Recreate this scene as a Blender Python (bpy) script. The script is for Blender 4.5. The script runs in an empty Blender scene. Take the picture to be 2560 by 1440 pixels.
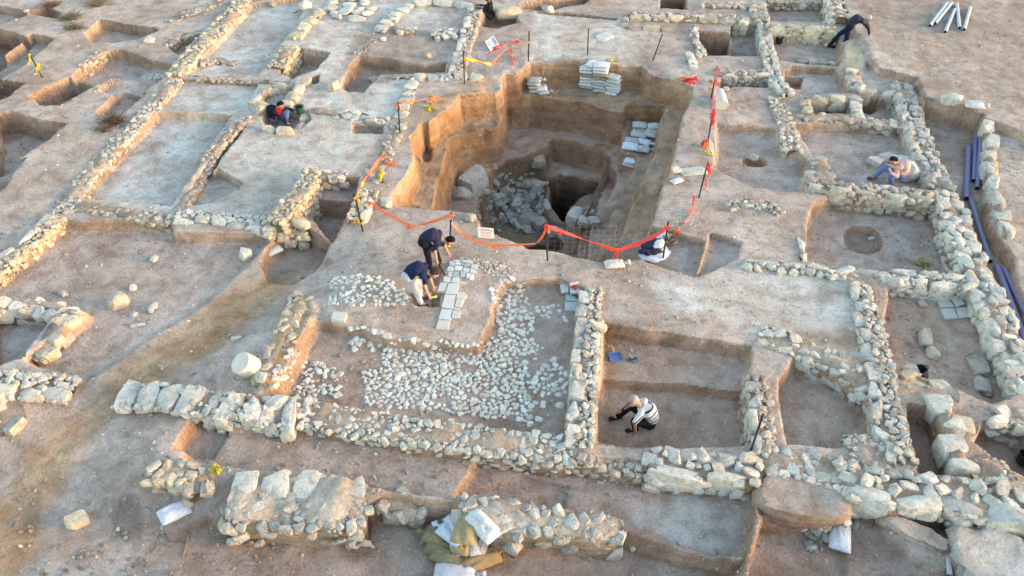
import bpy, bmesh, math, random
import numpy as np
from mathutils import Vector, Matrix
random.seed(7)
RNG = np.random.default_rng(7)
SC = bpy.context.scene
COL = SC.collection

# ------------------------------------------------------------------ camera
CAM_H, PITCH, FPX = 12.0, math.radians(42.87), 1950.0
CF = np.array([0, math.cos(PITCH), -math.sin(PITCH)])
CU = np.array([0, math.sin(PITCH), math.cos(PITCH)])
CP = np.array([0, 0, CAM_H])
def ray(px, py):
    return np.array([(px - 1280) / FPX, 0, 0]) + CU * ((720 - py) / FPX) + CF
def P(px, py, z=0.0):
    """point on the level z seen at a place of the survey picture"""
    d = ray(px, py)
    t = (z - CAM_H) / d[2]
    return CP + d * t
cd = bpy.data.cameras.new('camera')
cam = bpy.data.objects.new('camera', cd)
COL.objects.link(cam)
cam.location = CP
cam.rotation_euler = (math.pi / 2 - PITCH, 0, 0)
cd.sensor_width = 36
cd.lens = 36 * FPX / 2560
cd.clip_end = 1000
SC.camera = cam

# ------------------------------------------------------------------ noise
class VNoise:
    def __init__(s, seed, n=256):
        s.t = np.random.default_rng(seed).random((n, n)).astype(np.float32)
        s.n = n
    def __call__(s, x, y):
        xi = np.floor(x).astype(int); yi = np.floor(y).astype(int)
        fx = x - xi; fy = y - yi
        fx = fx * fx * (3 - 2 * fx); fy = fy * fy * (3 - 2 * fy)
        n = s.n; t = s.t
        a = t[xi % n, yi % n]; b = t[(xi + 1) % n, yi % n]
        c = t[xi % n, (yi + 1) % n]; d = t[(xi + 1) % n, (yi + 1) % n]
        return (a * (1 - fx) + b * fx) * (1 - fy) + (c * (1 - fx) + d * fx) * fy
def fbm(x, y, sc, oc=3, seed=1):
    v = 0; a = 1; tot = 0
    for k in range(oc):
        v = v + a * VNoise(seed + k)(x / sc * 2 ** k + 13.7 * k, y / sc * 2 ** k + 5.1 * k)
        tot += a; a *= .5
    return v / tot - .5

# ------------------------------------------------------------------ materials
def nodes(name):
    m = bpy.data.materials.new(name); m.use_nodes = True
    nt = m.node_tree
    return m, nt, nt.nodes['Principled BSDF']
def N(nt, typ, **kw):
    n = nt.nodes.new(typ)
    for k, v in kw.items():
        if k in n.inputs: n.inputs[k].default_value = v
        else: setattr(n, k, v)
    return n
def mixcol(nt, mode, fac, a, b):
    n = nt.nodes.new('ShaderNodeMix'); n.data_type = 'RGBA'; n.blend_type = mode
    for sock, v in ((n.inputs[0], fac), (n.inputs[6], a), (n.inputs[7], b)):
        if hasattr(v, 'is_output'): nt.links.new(v, sock)
        elif isinstance(v, (int, float)): sock.default_value = v if sock.type == 'VALUE' else (v, v, v, 1)
        else: sock.default_value = (*v, 1)
    return n.outputs[2]
def ramp(nt, src, p0, c0, p1, c1):
    r = nt.nodes.new('ShaderNodeValToRGB')
    r.color_ramp.elements[0].position = p0; r.color_ramp.elements[0].color = (*c0, 1)
    r.color_ramp.elements[1].position = p1; r.color_ramp.elements[1].color = (*c1, 1)
    nt.links.new(src, r.inputs[0])
    return r.outputs[0]
def noise(nt, scale, detail=4, rough=.6, dist=0.0):
    tc = nt.nodes.get('TC') or N(nt, 'ShaderNodeTexCoord', name='TC')
    n = N(nt, 'ShaderNodeTexNoise', Scale=scale, Detail=detail, Roughness=rough, Distortion=dist)
    nt.links.new(tc.outputs['Object'], n.inputs['Vector'])
    return n.outputs['Fac']
def bump(nt, bsdf, h, strength, dist):
    b = N(nt, 'ShaderNodeBump', Strength=strength, Distance=dist)
    nt.links.new(h, b.inputs['Height'])
    nt.links.new(b.outputs[0], bsdf.inputs['Normal'])
def mat_soil():
    m, nt, bs = nodes('soil')
    at = N(nt, 'ShaderNodeAttribute', attribute_name='tint')
    big = noise(nt, .55, 5, .6, .6)
    mid = noise(nt, 2.6, 6, .65, .4)
    fine = noise(nt, 17, 5, .7)
    c = at.outputs['Color']
    c = mixcol(nt, 'MULTIPLY', 1.0, c, ramp(nt, big, .36, (.80, .74, .70), .64, (1.1, 1.1, 1.1)))
    c = mixcol(nt, 'MULTIPLY', 1.0, c, ramp(nt, mid, .34, (.73, .68, .64), .58, (1.08, 1.08, 1.08)))
    c = mixcol(nt, 'MULTIPLY', 1.0, c, ramp(nt, fine, .32, (.78, .76, .74), .6, (1.08, 1.08, 1.08)))
    # freshly cut sections: the earth inside is redder and browner than the dusty floors
    ge = N(nt, 'ShaderNodeNewGeometry'); sx = N(nt, 'ShaderNodeSeparateXYZ')
    nt.links.new(ge.outputs['True Normal'], sx.inputs[0])
    st = ramp(nt, sx.outputs['Z'], .45, (1, 1, 1), .86, (0, 0, 0))
    tc = nt.nodes.get('TC')
    mp = N(nt, 'ShaderNodeMapping'); mp.inputs['Scale'].default_value = (14, 14, 3)
    nt.links.new(tc.outputs['Object'], mp.inputs[0])
    sn = N(nt, 'ShaderNodeTexNoise', Scale=1.0, Detail=5, Roughness=.7)
    nt.links.new(mp.outputs[0], sn.inputs['Vector'])
    mp2 = N(nt, 'ShaderNodeMapping'); mp2.inputs['Scale'].default_value = (.5, .5, 6.5)
    nt.links.new(tc.outputs['Object'], mp2.inputs[0])
    ly = N(nt, 'ShaderNodeTexNoise', Scale=1.0, Detail=4, Roughness=.6)
    nt.links.new(mp2.outputs[0], ly.inputs['Vector'])
    cut = mixcol(nt, 'MULTIPLY', 1.0, c, ramp(nt, sn.outputs['Fac'], .32, (.74, .57, .42), .68, (1.06, .85, .66)))
    cut = mixcol(nt, 'MULTIPLY', 1.0, cut, ramp(nt, ly.outputs['Fac'], .36, (.66, .58, .52), .62, (1.1, 1.06, 1.0)))
    sfac = N(nt, 'ShaderNodeMath', operation='MULTIPLY'); sfac.inputs[1].default_value = .58
    nt.links.new(st, sfac.inputs[0])
    c = mixcol(nt, 'MIX', sfac.outputs[0], c, cut)
    # scattered limestone grit and chalky specks
    vo = N(nt, 'ShaderNodeTexVoronoi', Scale=9.0)
    nt.links.new(tc.outputs['Object'], vo.inputs['Vector'])
    sp = ramp(nt, vo.outputs['Distance'], .10, (1, 1, 1), .17, (0, 0, 0))
    gate = ramp(nt, mid, .5, (0, 0, 0), .66, (.75, .75, .75))
    spk = mixcol(nt, 'MULTIPLY', 1.0, sp, gate)
    c = mixcol(nt, 'MIX', spk, c, (.62, .57, .5))
    nt.links.new(c, bs.inputs['Base Color'])
    bs.inputs['Roughness'].default_value = .95
    bs.inputs['Specular IOR Level'].default_value = .15
    hm = N(nt, 'ShaderNodeMath', operation='ADD'); nt.links.new(mid, hm.inputs[0]); nt.links.new(fine, hm.inputs[1])
    bump(nt, bs, hm.outputs[0], .8, .06)
    return m
def mat_stone():
    m, nt, bs = nodes('limestone')
    at = N(nt, 'ShaderNodeAttribute', attribute_name='tint')
    a = noise(nt, 6, 6, .7, .6); b = noise(nt, 30, 4, .7)
    c = mixcol(nt, 'MULTIPLY', 1.0, at.outputs['Color'], ramp(nt, a, .34, (.76, .69, .61), .56, (1.1, 1.1, 1.1)))
    c = mixcol(nt, 'MULTIPLY', 1.0, c, ramp(nt, b, .3, (.8, .78, .75), .55, (1.05, 1.05, 1.05)))
    nt.links.new(c, bs.inputs['Base Color'])
    bs.inputs['Roughness'].default_value = .88
    bs.inputs['Specular IOR Level'].default_value = .2
    hm = N(nt, 'ShaderNodeMath', operation='ADD'); nt.links.new(a, hm.inputs[0]); nt.links.new(b, hm.inputs[1])
    bump(nt, bs, hm.outputs[0], 1.0, .045)
    return m
_MC = {}
def mat_plain(name, col, rough=.8, var=.2, scale=9.0, bmp=.0, spec=.3, fold=None):
    if name in _MC: return _MC[name]
    m, nt, bs = nodes(name)
    n = noise(nt, scale, 4, .6)
    lo = tuple(x * (1 - var) for x in col); hi = tuple(min(1, x * (1 + var)) for x in col)
    nt.links.new(ramp(nt, n, .3, lo, .7, hi), bs.inputs['Base Color'])
    bs.inputs['Roughness'].default_value = rough
    bs.inputs['Specular IOR Level'].default_value = spec
    if bmp: bump(nt, bs, n, bmp, .02)
    _MC[name] = m
    return m
M_SOIL = mat_soil(); M_STONE = mat_stone()

# ------------------------------------------------------------------ object helpers
def tag(o, label, cat, group=None, kind=None):
    if label: o['label'] = label
    if cat: o['category'] = cat
    if group: o['group'] = group
    if kind: o['kind'] = kind
    return o
def empty(name, loc, label, cat, group=None, rz=0):
    o = bpy.data.objects.new(name, None); COL.objects.link(o)
    o.location = loc; o.rotation_euler = (0, 0, rz); o.empty_display_size = .2
    return tag(o, label, cat, group)
def link(name, me, mat, parent=None):
    o = bpy.data.objects.new(name, me); COL.objects.link(o)
    if mat and not me.materials: me.materials.append(mat)
    if parent is not None:
        o.parent = parent
        o.matrix_parent_inverse = Matrix.Translation(-Vector(parent.location)) if parent.type == 'EMPTY' and not any(parent.rotation_euler) else parent.matrix_basis.inverted()
    return o
class MB:
    """collects pieces of geometry for ONE mesh"""
    def __init__(s): s.v = []; s.f = []; s.c = []; s.n = 0
    def add(s, v, f, col=None):
        v = np.asarray(v, float)
        s.v.append(v); s.c.append(np.tile(np.array(col if col is not None else (1, 1, 1), float), (len(v), 1)) if col is None or np.ndim(col) == 1 else np.asarray(col))
        n = s.n
        s.f.extend([tuple(i + n for i in q) for q in f]); s.n += len(v)
    def build(s, name, mat, parent=None, smooth=False):
        me = bpy.data.meshes.new(name)
        V = np.concatenate(s.v) if s.v else np.zeros((0, 3))
        me.from_pydata(V.tolist(), [], s.f)
        ca = me.color_attributes.new('tint', 'FLOAT_COLOR', 'POINT')
        C4 = np.ones((len(V), 4), np.float32); C4[:, :3] = np.concatenate(s.c) if s.c else 1
        ca.data.foreach_set('color', C4.ravel())
        if smooth:
            me.polygons.foreach_set('use_smooth', [True] * len(me.polygons))
            if mat is M_STONE: me.set_sharp_from_angle(angle=.42)
        me.update()
        return link(name, me, mat, parent)
def tube(pts, r, seg=8, cap=True):
    """swept tube along pts; r number or list"""
    pts = [Vector(p) for p in pts]; n = len(pts)
    rs = r if hasattr(r, '__len__') else [r] * n
    v = []; f = []
    up = Vector((0, 0, 1))
    for i, p in enumerate(pts):
        t = (pts[min(i + 1, n - 1)] - pts[max(i - 1, 0)]).normalized()
        a = t.cross(up if abs(t.z) < .95 else Vector((1, 0, 0))).normalized(); b = a.cross(t)
        for k in range(seg):
            q = 2 * math.pi * k / seg
            v.append(p + (a * math.cos(q) + b * math.sin(q)) * rs[i])
    for i in range(n - 1):
        for k in range(seg):
            f.append((i * seg + k, i * seg + (k + 1) % seg, (i + 1) * seg + (k + 1) % seg, (i + 1) * seg + k))
    if cap:
        f.append(tuple(range(seg))[::-1]); f.append(tuple((n - 1) * seg + k for k in range(seg)))
    return [tuple(x) for x in v], f
def boxm(cx, cy, cz, sx, sy, sz, rz=0.0):
    v = []
    for z in (-1, 1):
        for x, y in ((-1, -1), (1, -1), (1, 1), (-1, 1)):
            X, Y = x * sx / 2, y * sy / 2
            v.append((cx + X * math.cos(rz) - Y * math.sin(rz), cy + X * math.sin(rz) + Y * math.cos(rz), cz + z * sz / 2))
    return v, [(3, 2, 1, 0), (4, 5, 6, 7), (0, 1, 5, 4), (1, 2, 6, 5), (2, 3, 7, 6), (3, 0, 4, 7)]

# ------------------------------------------------------------------ stones: a small library of chipped shapes
def chip_lib(n, cuts, rnd, nplanes, dmin, dmax, nz, seed):
    out = []
    r = np.random.default_rng(seed)
    for k in range(n):
        bm = bmesh.new(); bmesh.ops.create_cube(bm, size=2)
        bmesh.ops.subdivide_edges(bm, edges=bm.edges[:], cuts=cuts, use_grid_fill=True)
        v = np.array([x.co[:] for x in bm.verts]); f = [tuple(q.index for q in x.verts) for x in bm.faces]
        bm.free()
        sph = v / np.linalg.norm(v, axis=1)[:, None] * 1.22
        v = v * (1 - rnd) + sph * rnd
        for _ in range(nplanes):
            d = r.normal(size=3); d /= np.linalg.norm(d)
            lim = r.uniform(dmin, dmax)
            s = v @ d; over = np.maximum(s - lim, 0)
            v = v - over[:, None] * d[None] * .97
        v = v + r.normal(size=v.shape) * nz
        lo, hi = v.min(0), v.max(0)
        v = (v - (lo + hi) / 2) / (hi - lo)          # unit extents
        out.append((v, f))
    return out
LIB_R = chip_lib(40, 2, .22, 8, .62, 1.15, .03, 1)      # rubble
LIB_S = chip_lib(24, 1, .25, 6, .6, 1.1, .05, 9)        # chips
LIB_C = chip_lib(24, 3, .42, 9, .7, 1.1, .01, 12)
LIB_B = chip_lib(36, 6, .10, 13, .86, 1.45, .014, 2)      # dressed blocks, worn
LIB_O = chip_lib(18, 6, .6, 12, .74, 1.08, .012, 3)      # boulders
STONE_TONES = {
    'white': [(.66, .615, .54), (.60, .565, .50), (.70, .655, .58), (.57, .535, .48)],
    'cream': [(.62, .53, .39), (.58, .49, .36), (.66, .58, .45), (.54, .46, .36)],
    'grey':  [(.46, .43, .39), (.52, .48, .43), (.42, .39, .35), (.58, .54, .48)],
    'pink':  [(.54, .45, .37), (.50, .41, .34), (.58, .51, .44), (.46, .38, .32)],
    'mix':   [(.62, .58, .51), (.52, .47, .40), (.46, .41, .35), (.66, .62, .55), (.55, .49, .41)],
}
def rotm(yaw, tx=0.0, ty=0.0):
    return np.array(Matrix.Rotation(yaw, 3, 'Z') @ Matrix.Rotation(tx, 3, 'X') @ Matrix.Rotation(ty, 3, 'Y'))
def stone_geo(lib, loc, size, yaw, tilt=0.0):
    v, f = lib[RNG.integers(len(lib))]
    fl = np.where(RNG.random(3) < .5, -1, 1)
    flip = fl.prod() < 0
    M = rotm(yaw, RNG.normal() * tilt, RNG.normal() * tilt)
    w = (v * fl * np.asarray(size)) @ M.T + np.asarray(loc)
    return w, ([q[::-1] for q in f] if flip else f)
def tone(name):
    t = STONE_TONES[name]; c = np.array(t[RNG.integers(len(t))])
    return c * RNG.uniform(.88, 1.08)
# ------------------------------------------------------------------ the dug ground, one sheet
def axis(dense, lo, hi):
    g = [.06]
    a = list(dense)
    s = a[-1] - a[-2]; left = []; x = a[0]; q = s
    while x > lo: q *= 1.35; x -= q; left.append(x)
    right = []; x = a[-1]; q = s
    while x < hi: q *= 1.35; x += q; right.append(x)
    return np.array(left[::-1] + a + right)
_ys = [5.0]
while _ys[-1] < 33: _ys.append(_ys[-1] + .030 + .0010 * (_ys[-1] - 5))
XS = axis(np.arange(-21.5, 21.5, .042), -160, 160)
YS = axis(_ys, -60, 260)
GX, GY = np.meshgrid(XS, YS, indexing='ij')
HZ = fbm(GX, GY, 6, 3, 11) * .10 + fbm(GX, GY, 1.3, 3, 21) * .045
EDGE = fbm(GX, GY, .7, 2, 31) * .14 + fbm(GX, GY, .16, 2, 36) * .03
MICRO = fbm(GX, GY, 1.1, 3, 41) * .035 + fbm(GX, GY, .28, 3, 51) * .018
TINT = np.empty(GX.shape + (3,), np.float32)
DUST = np.array((.482, .398, .342)); PLAS = np.array((.57, .53, .478)); BROWN = np.array((.385, .30, .245))
DARK = np.array((.20, .155, .12)); ORANGE = np.array((.46, .30, .165)); PINK = np.array((.50, .37, .288)); CHALK = np.array((.66, .65, .63))
TINT[:] = DUST
def sdf(poly):
    p = np.asarray(poly)[:, :2]
    m = 1.8
    i0, i1 = np.searchsorted(XS, [p[:, 0].min() - m, p[:, 0].max() + m])
    j0, j1 = np.searchsorted(YS, [p[:, 1].min() - m, p[:, 1].max() + m])
    X = GX[i0:i1, j0:j1]; Y = GY[i0:i1, j0:j1]
    d = np.full(X.shape, 1e9); ins = np.zeros(X.shape, bool)
    n = len(p)
    for k in range(n):
        a = p[k]; b = p[(k + 1) % n]; e = b - a
        L = e @ e + 1e-9
        t = np.clip(((X - a[0]) * e[0] + (Y - a[1]) * e[1]) / L, 0, 1)
        d = np.minimum(d, (X - a[0] - t * e[0]) ** 2 + (Y - a[1] - t * e[1]) ** 2)
        c = (a[1] > Y) != (b[1] > Y)
        xx = a[0] + (Y - a[1]) * e[0] / (e[1] if abs(e[1]) > 1e-9 else 1e-9)
        ins ^= c & (X < xx)
    d = np.sqrt(d)
    return np.where(ins, -d, d), slice(i0, i1), slice(j0, j1)
def wpoly(pts, zr):
    return [P(q[0], q[1], q[2] if len(q) > 2 else zr) for q in pts]
def ss(x): 
    x = np.clip(x, 0, 1); return x * x * (3 - 2 * x)
def T(z, pts, zr=0.0, w=.06, col=None, raise_=False, edge=1.0, mic=1.0):
    """cut (or heap) an area to level z; pts outline its rim, seen at height zr"""
    d, I, J = sdf(wpoly(pts, zr))
    d = d + EDGE[I, J] * edge
    w = w * .62
    t = ss(1 - d / w) if raise_ else ss(-d / w)
    HZ[I, J] = HZ[I, J] * (1 - t) + (z + MICRO[I, J] * mic) * t
    if col is not None: C(col, None, d=(d, I, J))
def C(col, pts, zr=0.0, soft=.25, k=1.0, d=None):
    if d is None:
        d, I, J = sdf(wpoly(pts, zr))
        d = d + EDGE[I, J] * 3
    else: d, I, J = d; soft = .1
    t = (ss(-d / soft) * k)[..., None]
    TINT[I, J] = TINT[I, J] * (1 - t) + np.asarray(col) * t
def ell(cx, cy, rx, ry, n=18, rot=0.0):
    return [(cx + rx * math.cos(a) * math.cos(rot) - ry * math.sin(a) * math.sin(rot), cy + rx * math.cos(a) * math.sin(rot) + ry * math.sin(a) * math.cos(rot)) for a in [2 * math.pi * i / n for i in range(n)]]

# --- broad soil colours
C(PLAS, [(380, 280), (600, 0), (1130, 0), (1000, 300), (900, 430), (700, 540), (440, 560), (180, 500)], k=.95)
C(BROWN, [(500, 1080), (800, 1070), (1900, 1210), (2560, 1260), (2560, 1480), (300, 1480)], k=.45, soft=.8)
C(PINK, [(2200, 700), (2440, 700), (2600, 960), (2600, 1230), (2280, 1190), (1950, 1120), (1950, 930)], k=.6)
C(BROWN, [(2140, 100), (2200, 170), (2300, 200), (2470, 300), (2700, 400), (2700, -100), (2100, -100)], k=.75, soft=.6)
C(PLAS, [(1510, 690), (1900, 650), (2150, 690), (2150, 830), (1890, 850)], k=.7)
C(PLAS, [(1325, 25), (1560, 40), (1580, 150), (1320, 150)], k=.8)
C(BROWN, [(860, 100), (1000, 60), (1150, 90), (1120, 180), (850, 230)], k=.8)
C(PLAS, [(-20, 785), (100, 780), (140, 792), (55, 895), (-20, 925)], zr=-.1, k=.9)
C(PLAS * .9, [(1560, 1300), (1640, 1230), (1890, 1260), (1850, 1415), (1700, 1385)], zr=-.4, k=.7)
C(PLAS, [(2235, 1310), (2330, 1340), (2380, 1400), (2430, 1375), (2490, 1335), (2640, 1370), (2640, 1500), (2250, 1500)], zr=-.5, k=.6)
C(PLAS, [(1920, 690), (2140, 700), (2150, 830), (1960, 840), (1900, 800)], k=.8)
# the trampled dirt track running down to the left
TR = [(640, 660), (800, 640), (760, 720), (600, 830), (330, 1010), (150, 1200), (-80, 1600), (-500, 1420), (-60, 1200), (120, 1040), (300, 880), (480, 760)]
C(np.array((.46, .32, .195)), TR, k=.9, soft=.5)
C(np.array((.35, .22, .125)), [(450, 830), (545, 815), (560, 850), (480, 900), (420, 900)], k=.8)
C(np.array((.33, .21, .12)), [(150, 940), (230, 920), (210, 970), (170, 980)], k=.8)
C(DARK * 1.3, [(0, 1080), (130, 1060), (150, 1120), (60, 1200), (-30, 1260)], k=.7, soft=.4)
C(np.array((.36, .235, .14)), [(-30, 1250), (80, 1200), (90, 1300), (20, 1440), (-60, 1440)], k=.7, soft=.4)

# --- trenches in the far left corner
T(-.75, [(-20, 66), (78, 95), (53, 108), (-10, 155), (-60, 150), (-60, 60)], col=BROWN)
T(-.35, [(75, 82), (138, 97), (60, 165), (-20, 215), (-20, 160), (53, 112)])
T(-.38, [(214, 82), (250, 48), (380, 68), (395, 75), (345, 97), (278, 106), (230, 102)])
T(-.2, [(294, 183), (386, 150), (440, 160), (420, 192), (370, 222), (330, 245), (250, 228), (244, 211)])
T(-.38, [(175, 195), (197, 172), (255, 130), (305, 125), (385, 152), (333, 187), (294, 184), (244, 213)])
T(-.62, [(68, 240), (172, 192), (240, 212), (150, 264), (100, 264)])
T(-.36, [(236, 287), (305, 220), (361, 238), (300, 294)], zr=-.05)
T(-.7, [(-20, 285), (30, 278), (95, 300), (172, 308), (120, 350), (45, 394), (-20, 430)])
T(-.55, [(-20, 192), (62, 210), (25, 242), (-20, 258)])
T(-.4, [(70, 28), (120, 16), (155, 34), (140, 47), (72, 36)])
T(-.35, [(455, 82), (505, 74), (472, 125), (448, 137), (418, 117)])
T(-.3, [(-20, 12), (70, 28), (66, 40), (0, 62), (-20, 62)])
T(-.4, [(-60, 425), (20, 400), (60, 395), (10, 470), (-60, 520)], col=DUST)
# --- rooms left of the big pit
T(-.14, [(375, 275), (445, 193), (648, 203), (617, 264), (585, 277)], col=PLAS)
T(-.26, [(185, 495), (392, 278), (583, 285), (545, 340), (428, 515)], col=PLAS)
T(-.14, [(470, 178), (560, 90), (630, 10), (770, -10), (735, 70), (690, 125), (645, 188)])
T(-.6, [(695, 182), (732, 116), (828, 130), (790, 172), (730, 195)], col=DUST)
T(-.4, [(845, 215), (862, 180), (897, 135), (1000, 150), (1060, 160), (1120, 150), (1115, 180), (1030, 183), (950, 185), (910, 230), (870, 228)], w=.22, col=BROWN)
T(-.45, [(770, 190), (800, 184), (792, 207), (772, 207)], w=.08)
T(-.25, [(528, 432), (545, 422), (608, 456), (600, 472), (525, 507), (470, 512), (455, 500), (490, 440), (600, 310), (622, 300)], w=.08)
T(-.22, [(880, 303), (965, 306), (960, 336), (880, 332)], col=BROWN)
T(-.35, [(650, 285), (680, 262), (770, 268), (775, 290), (750, 318), (660, 312)], zr=0.1)
T(-.2, [(672, 222), (748, 210), (705, 262), (640, 262)], zr=0.05)
T(-.32, [(782, 442), (898, 440), (892, 505), (765, 502)], col=DUST)
T(-.85, [(764, 498), (891, 503), (886, 548), (835, 622), (790, 582), (760, 560)], zr=-.3, col=DUST)
T(-.28, [(150, 547), (430, 556), (440, 578), (690, 582), (620, 650), (520, 740), (380, 830), (200, 950), (40, 900), (205, 780), (110, 752), (-60, 745), (-60, 715)], w=.25)
T(-.5, [(640, 668), (700, 592), (765, 582), (830, 622), (790, 690), (740, 720), (660, 720)], zr=-.28, w=.22, col=BROWN)
T(-.4, [(-20, 776), (100, 772), (150, 790), (60, 902), (-20, 930)], zr=-.1)
# --- cobbled court with the flagstone podium
T(-.22, [(790, 800), (890, 820), (981, 846), (1195, 867), (1243, 740), (1255, 700), (1400, 690), (1462, 720), (1428, 1112), (1100, 1085), (700, 1012), (640, 990), (720, 860), (775, 792)], w=.13, col=BROWN * 1.05)
T(.14, [(735, 735), (775, 735), (785, 775), (735, 880), (680, 975), (640, 985), (690, 860)], zr=.14, raise_=True, w=.3, col=ORANGE * .9)
T(-.1, [(1022, 733), (1083, 733), (1098, 745), (1088, 768), (1034, 768)], w=.08, col=BROWN)
T(-.16, [(1077, 728), (1108, 732), (1100, 768), (1072, 766)], w=.06, col=DUST)
T(-.1, [(1062, 665), (1098, 665), (1104, 690), (1085, 732), (1050, 732)], w=.1, col=PINK)
C(ORANGE * .95, [(880, 815), (1000, 835), (1200, 855), (1250, 720), (1235, 720), (1180, 840), (900, 800)], k=.6)
# --- trench of the man in the striped shirt
T(-.38, [(1508, 808), (1690, 838), (1876, 862), (1884, 1112), (1640, 1122), (1488, 1108), (1500, 900)], w=.09, col=PINK)
T(-.6, [(1499, 942), (1690, 960), (1878, 982), (1884, 1112), (1640, 1122), (1488, 1108)], zr=-.38, w=.1)
C(ORANGE * .8, [(1495, 820), (1560, 830), (1560, 1080), (1490, 1100)], zr=-.4, k=.6)
# --- ground in front
T(-.6, [(-700, 1000), (300, 1060), (430, 1150), (600, 1190), (900, 1240), (1900, 1300), (1900, 1620), (-900, 1620)], zr=-.3, w=2.6)
T(-.24, [(500, 1066), (720, 1058), (780, 1066), (1100, 1116), (1640, 1192), (1900, 1225), (1885, 1300), (1560, 1300), (1140, 1255), (940, 1230), (600, 1180), (440, 1165)], w=.2, zr=-.1)
T(-.33, [(505, 1068), (602, 1062), (545, 1168), (438, 1162)], zr=-.42, w=.08)
T(-.42, [(1205, 1142), (1640, 1192), (1900, 1225), (1890, 1280), (1855, 1424), (1700, 1390), (1560, 1345), (1420, 1300), (1140, 1255)], zr=-.42, w=.1)
T(-.48, [(1422, 1222), (1300, 1190), (1150, 1250), (1408, 1290)], zr=-.52, w=.1)
T(-.6, [(520, 1300), (640, 1330), (680, 1300), (900, 1310), (960, 1272), (1140, 1292), (1240, 1370), (1410, 1362), (1550, 1350), (1858, 1428), (1850, 1500), (430, 1500), (430, 1330)], zr=-.5, w=.3, col=BROWN * 1.15)
T(-.58, [(1860, 1424), (1897, 1292), (2040, 1300), (2110, 1330), (2160, 1500), (1850, 1500)], zr=-.55, w=.1, col=BROWN * 1.2)
T(-.52, [(2080, 1255), (2150, 1250), (2560, 1312), (2620, 1312), (2620, 1500), (2120, 1500), (2095, 1300)], zr=-.4, w=.25, col=BROWN * 1.1)
T(-.25, [(1905, 1228), (1960, 1208), (2075, 1228), (2090, 1275), (2060, 1300), (1905, 1285)], zr=-.2, raise_=True, w=.4, col=DUST * .95)
T(-.26, [(2232, 1308), (2262, 1302), (2330, 1335), (2370, 1385), (2350, 1420), (2270, 1360)], zr=-.26, raise_=True, w=.5)
T(-.2, [(2430, 1380), (2485, 1335), (2560, 1350), (2640, 1400), (2640, 1500), (2415, 1500)], zr=-.2, raise_=True, w=.45, col=DUST)
C(DUST * .55, ell(325, 1305, 46, 66, rot=.5), zr=-.6, k=.8, soft=.12)
C(DARK * 1.4, [(1440, 1340), (1560, 1345), (1540, 1400), (1440, 1390)], zr=-.9, k=.6)
C(ORANGE * .85, [(560, 1310), (760, 1310), (700, 1370), (600, 1400)], zr=-.9, k=.5)
# --- right side rooms
T(-.22, [(1790, 308), (1940, 322), (1965, 372), (2018, 396), (2012, 482), (1880, 472), (1780, 420)], w=.2)
T(-.42, ell(1887, 404, 34, 13, rot=.1), zr=-.2, w=.12, col=BROWN)
T(-.2, [(1625, 562), (1690, 577), (1766, 600), (1738, 692), (1620, 655), (1600, 640)], w=.1)
T(-.16, [(1775, 580), (1860, 605), (1850, 645), (1745, 690)], w=.1)
T(-.45, [(2030, 508), (2090, 482), (2345, 505), (2390, 560), (2432, 692), (2200, 692), (2015, 647), (2010, 620)], w=.13, col=DUST * .95)
T(-.68, ell(2158, 598, 53, 36, rot=.15), zr=-.45, w=.13, col=BROWN)
T(-.28, [(2050, 450), (2030, 390), (1985, 310), (2255, 308), (2290, 385), (2335, 475), (2200, 475)], w=.12)
T(-.55, [(2030, 254), (2122, 257), (2128, 287), (2030, 286)], w=.09, col=BROWN)
T(-.3, [(2150, 248), (2240, 243), (2258, 302), (2150, 300)], w=.1)
T(-.85, ell(2172, 272, 25, 14, rot=.2), zr=-.3, w=.12, col=BROWN)
T(-.2, [(1945, 215), (1978, 165), (2090, 172), (2128, 232), (2012, 240)], w=.12)
T(-.5, [(1960, 196), (2005, 198), (2003, 226), (1975, 224)], zr=-.24, w=.07, col=ORANGE)
T(-.3, [(1932, 90), (2098, 92), (2116, 140), (2098, 168), (1980, 156), (1945, 150)], w=.12)
T(-.32, [(1915, 4), (2065, 4), (2072, 56), (1920, 52)], w=.12)
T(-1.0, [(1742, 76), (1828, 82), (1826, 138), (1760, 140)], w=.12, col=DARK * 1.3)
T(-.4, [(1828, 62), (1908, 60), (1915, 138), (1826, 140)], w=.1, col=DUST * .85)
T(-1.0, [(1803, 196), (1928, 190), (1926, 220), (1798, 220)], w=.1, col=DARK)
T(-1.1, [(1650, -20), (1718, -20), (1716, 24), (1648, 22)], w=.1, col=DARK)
T(-.45, [(1300, 8), (1360, 0), (1480, -10), (1460, 12), (1365, 28), (1308, 24)], w=.1, col=BROWN)
T(-.5, [(1190, 60), (1215, 25), (1290, 30), (1300, 55), (1270, 62), (1240, 70), (1205, 66)], w=.1, col=BROWN)
T(-.35, [(1340, 28), (1545, 46), (1540, 52), (1340, 34)], w=.07)
T(.28, [(2146, 118), (2200, 168), (2292, 196), (2306, 246), (2400, 282), (2468, 296), (2800, 420), (2800, -260), (2095, -260), (2112, 20), (2134, 60)], zr=.28, raise_=True, w=.14)
T(.05, [(2200, 185), (2290, 205), (2310, 255), (2460, 310), (2330, 285), (2260, 215)], zr=.1, w=.1)
T(.16, [(2118, 98), (2142, 90), (2168, 140), (2152, 175), (2112, 165)], zr=.2, raise_=True, w=.3, col=np.array((.52, .45, .30)))
T(-.35, [(2302, 262), (2330, 272), (2452, 306), (2466, 340), (2482, 560), (2532, 640), (2575, 800), (2620, 1000), (2560, 900), (2480, 700), (2420, 540), (2340, 390)], w=.14, col=BROWN * 1.1)
T(-.34, [(2222, 702), (2432, 722), (2522, 852), (2570, 970), (2480, 1012), (2390, 972), (2252, 962), (2202, 842)], w=.13, col=PINK)
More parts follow.
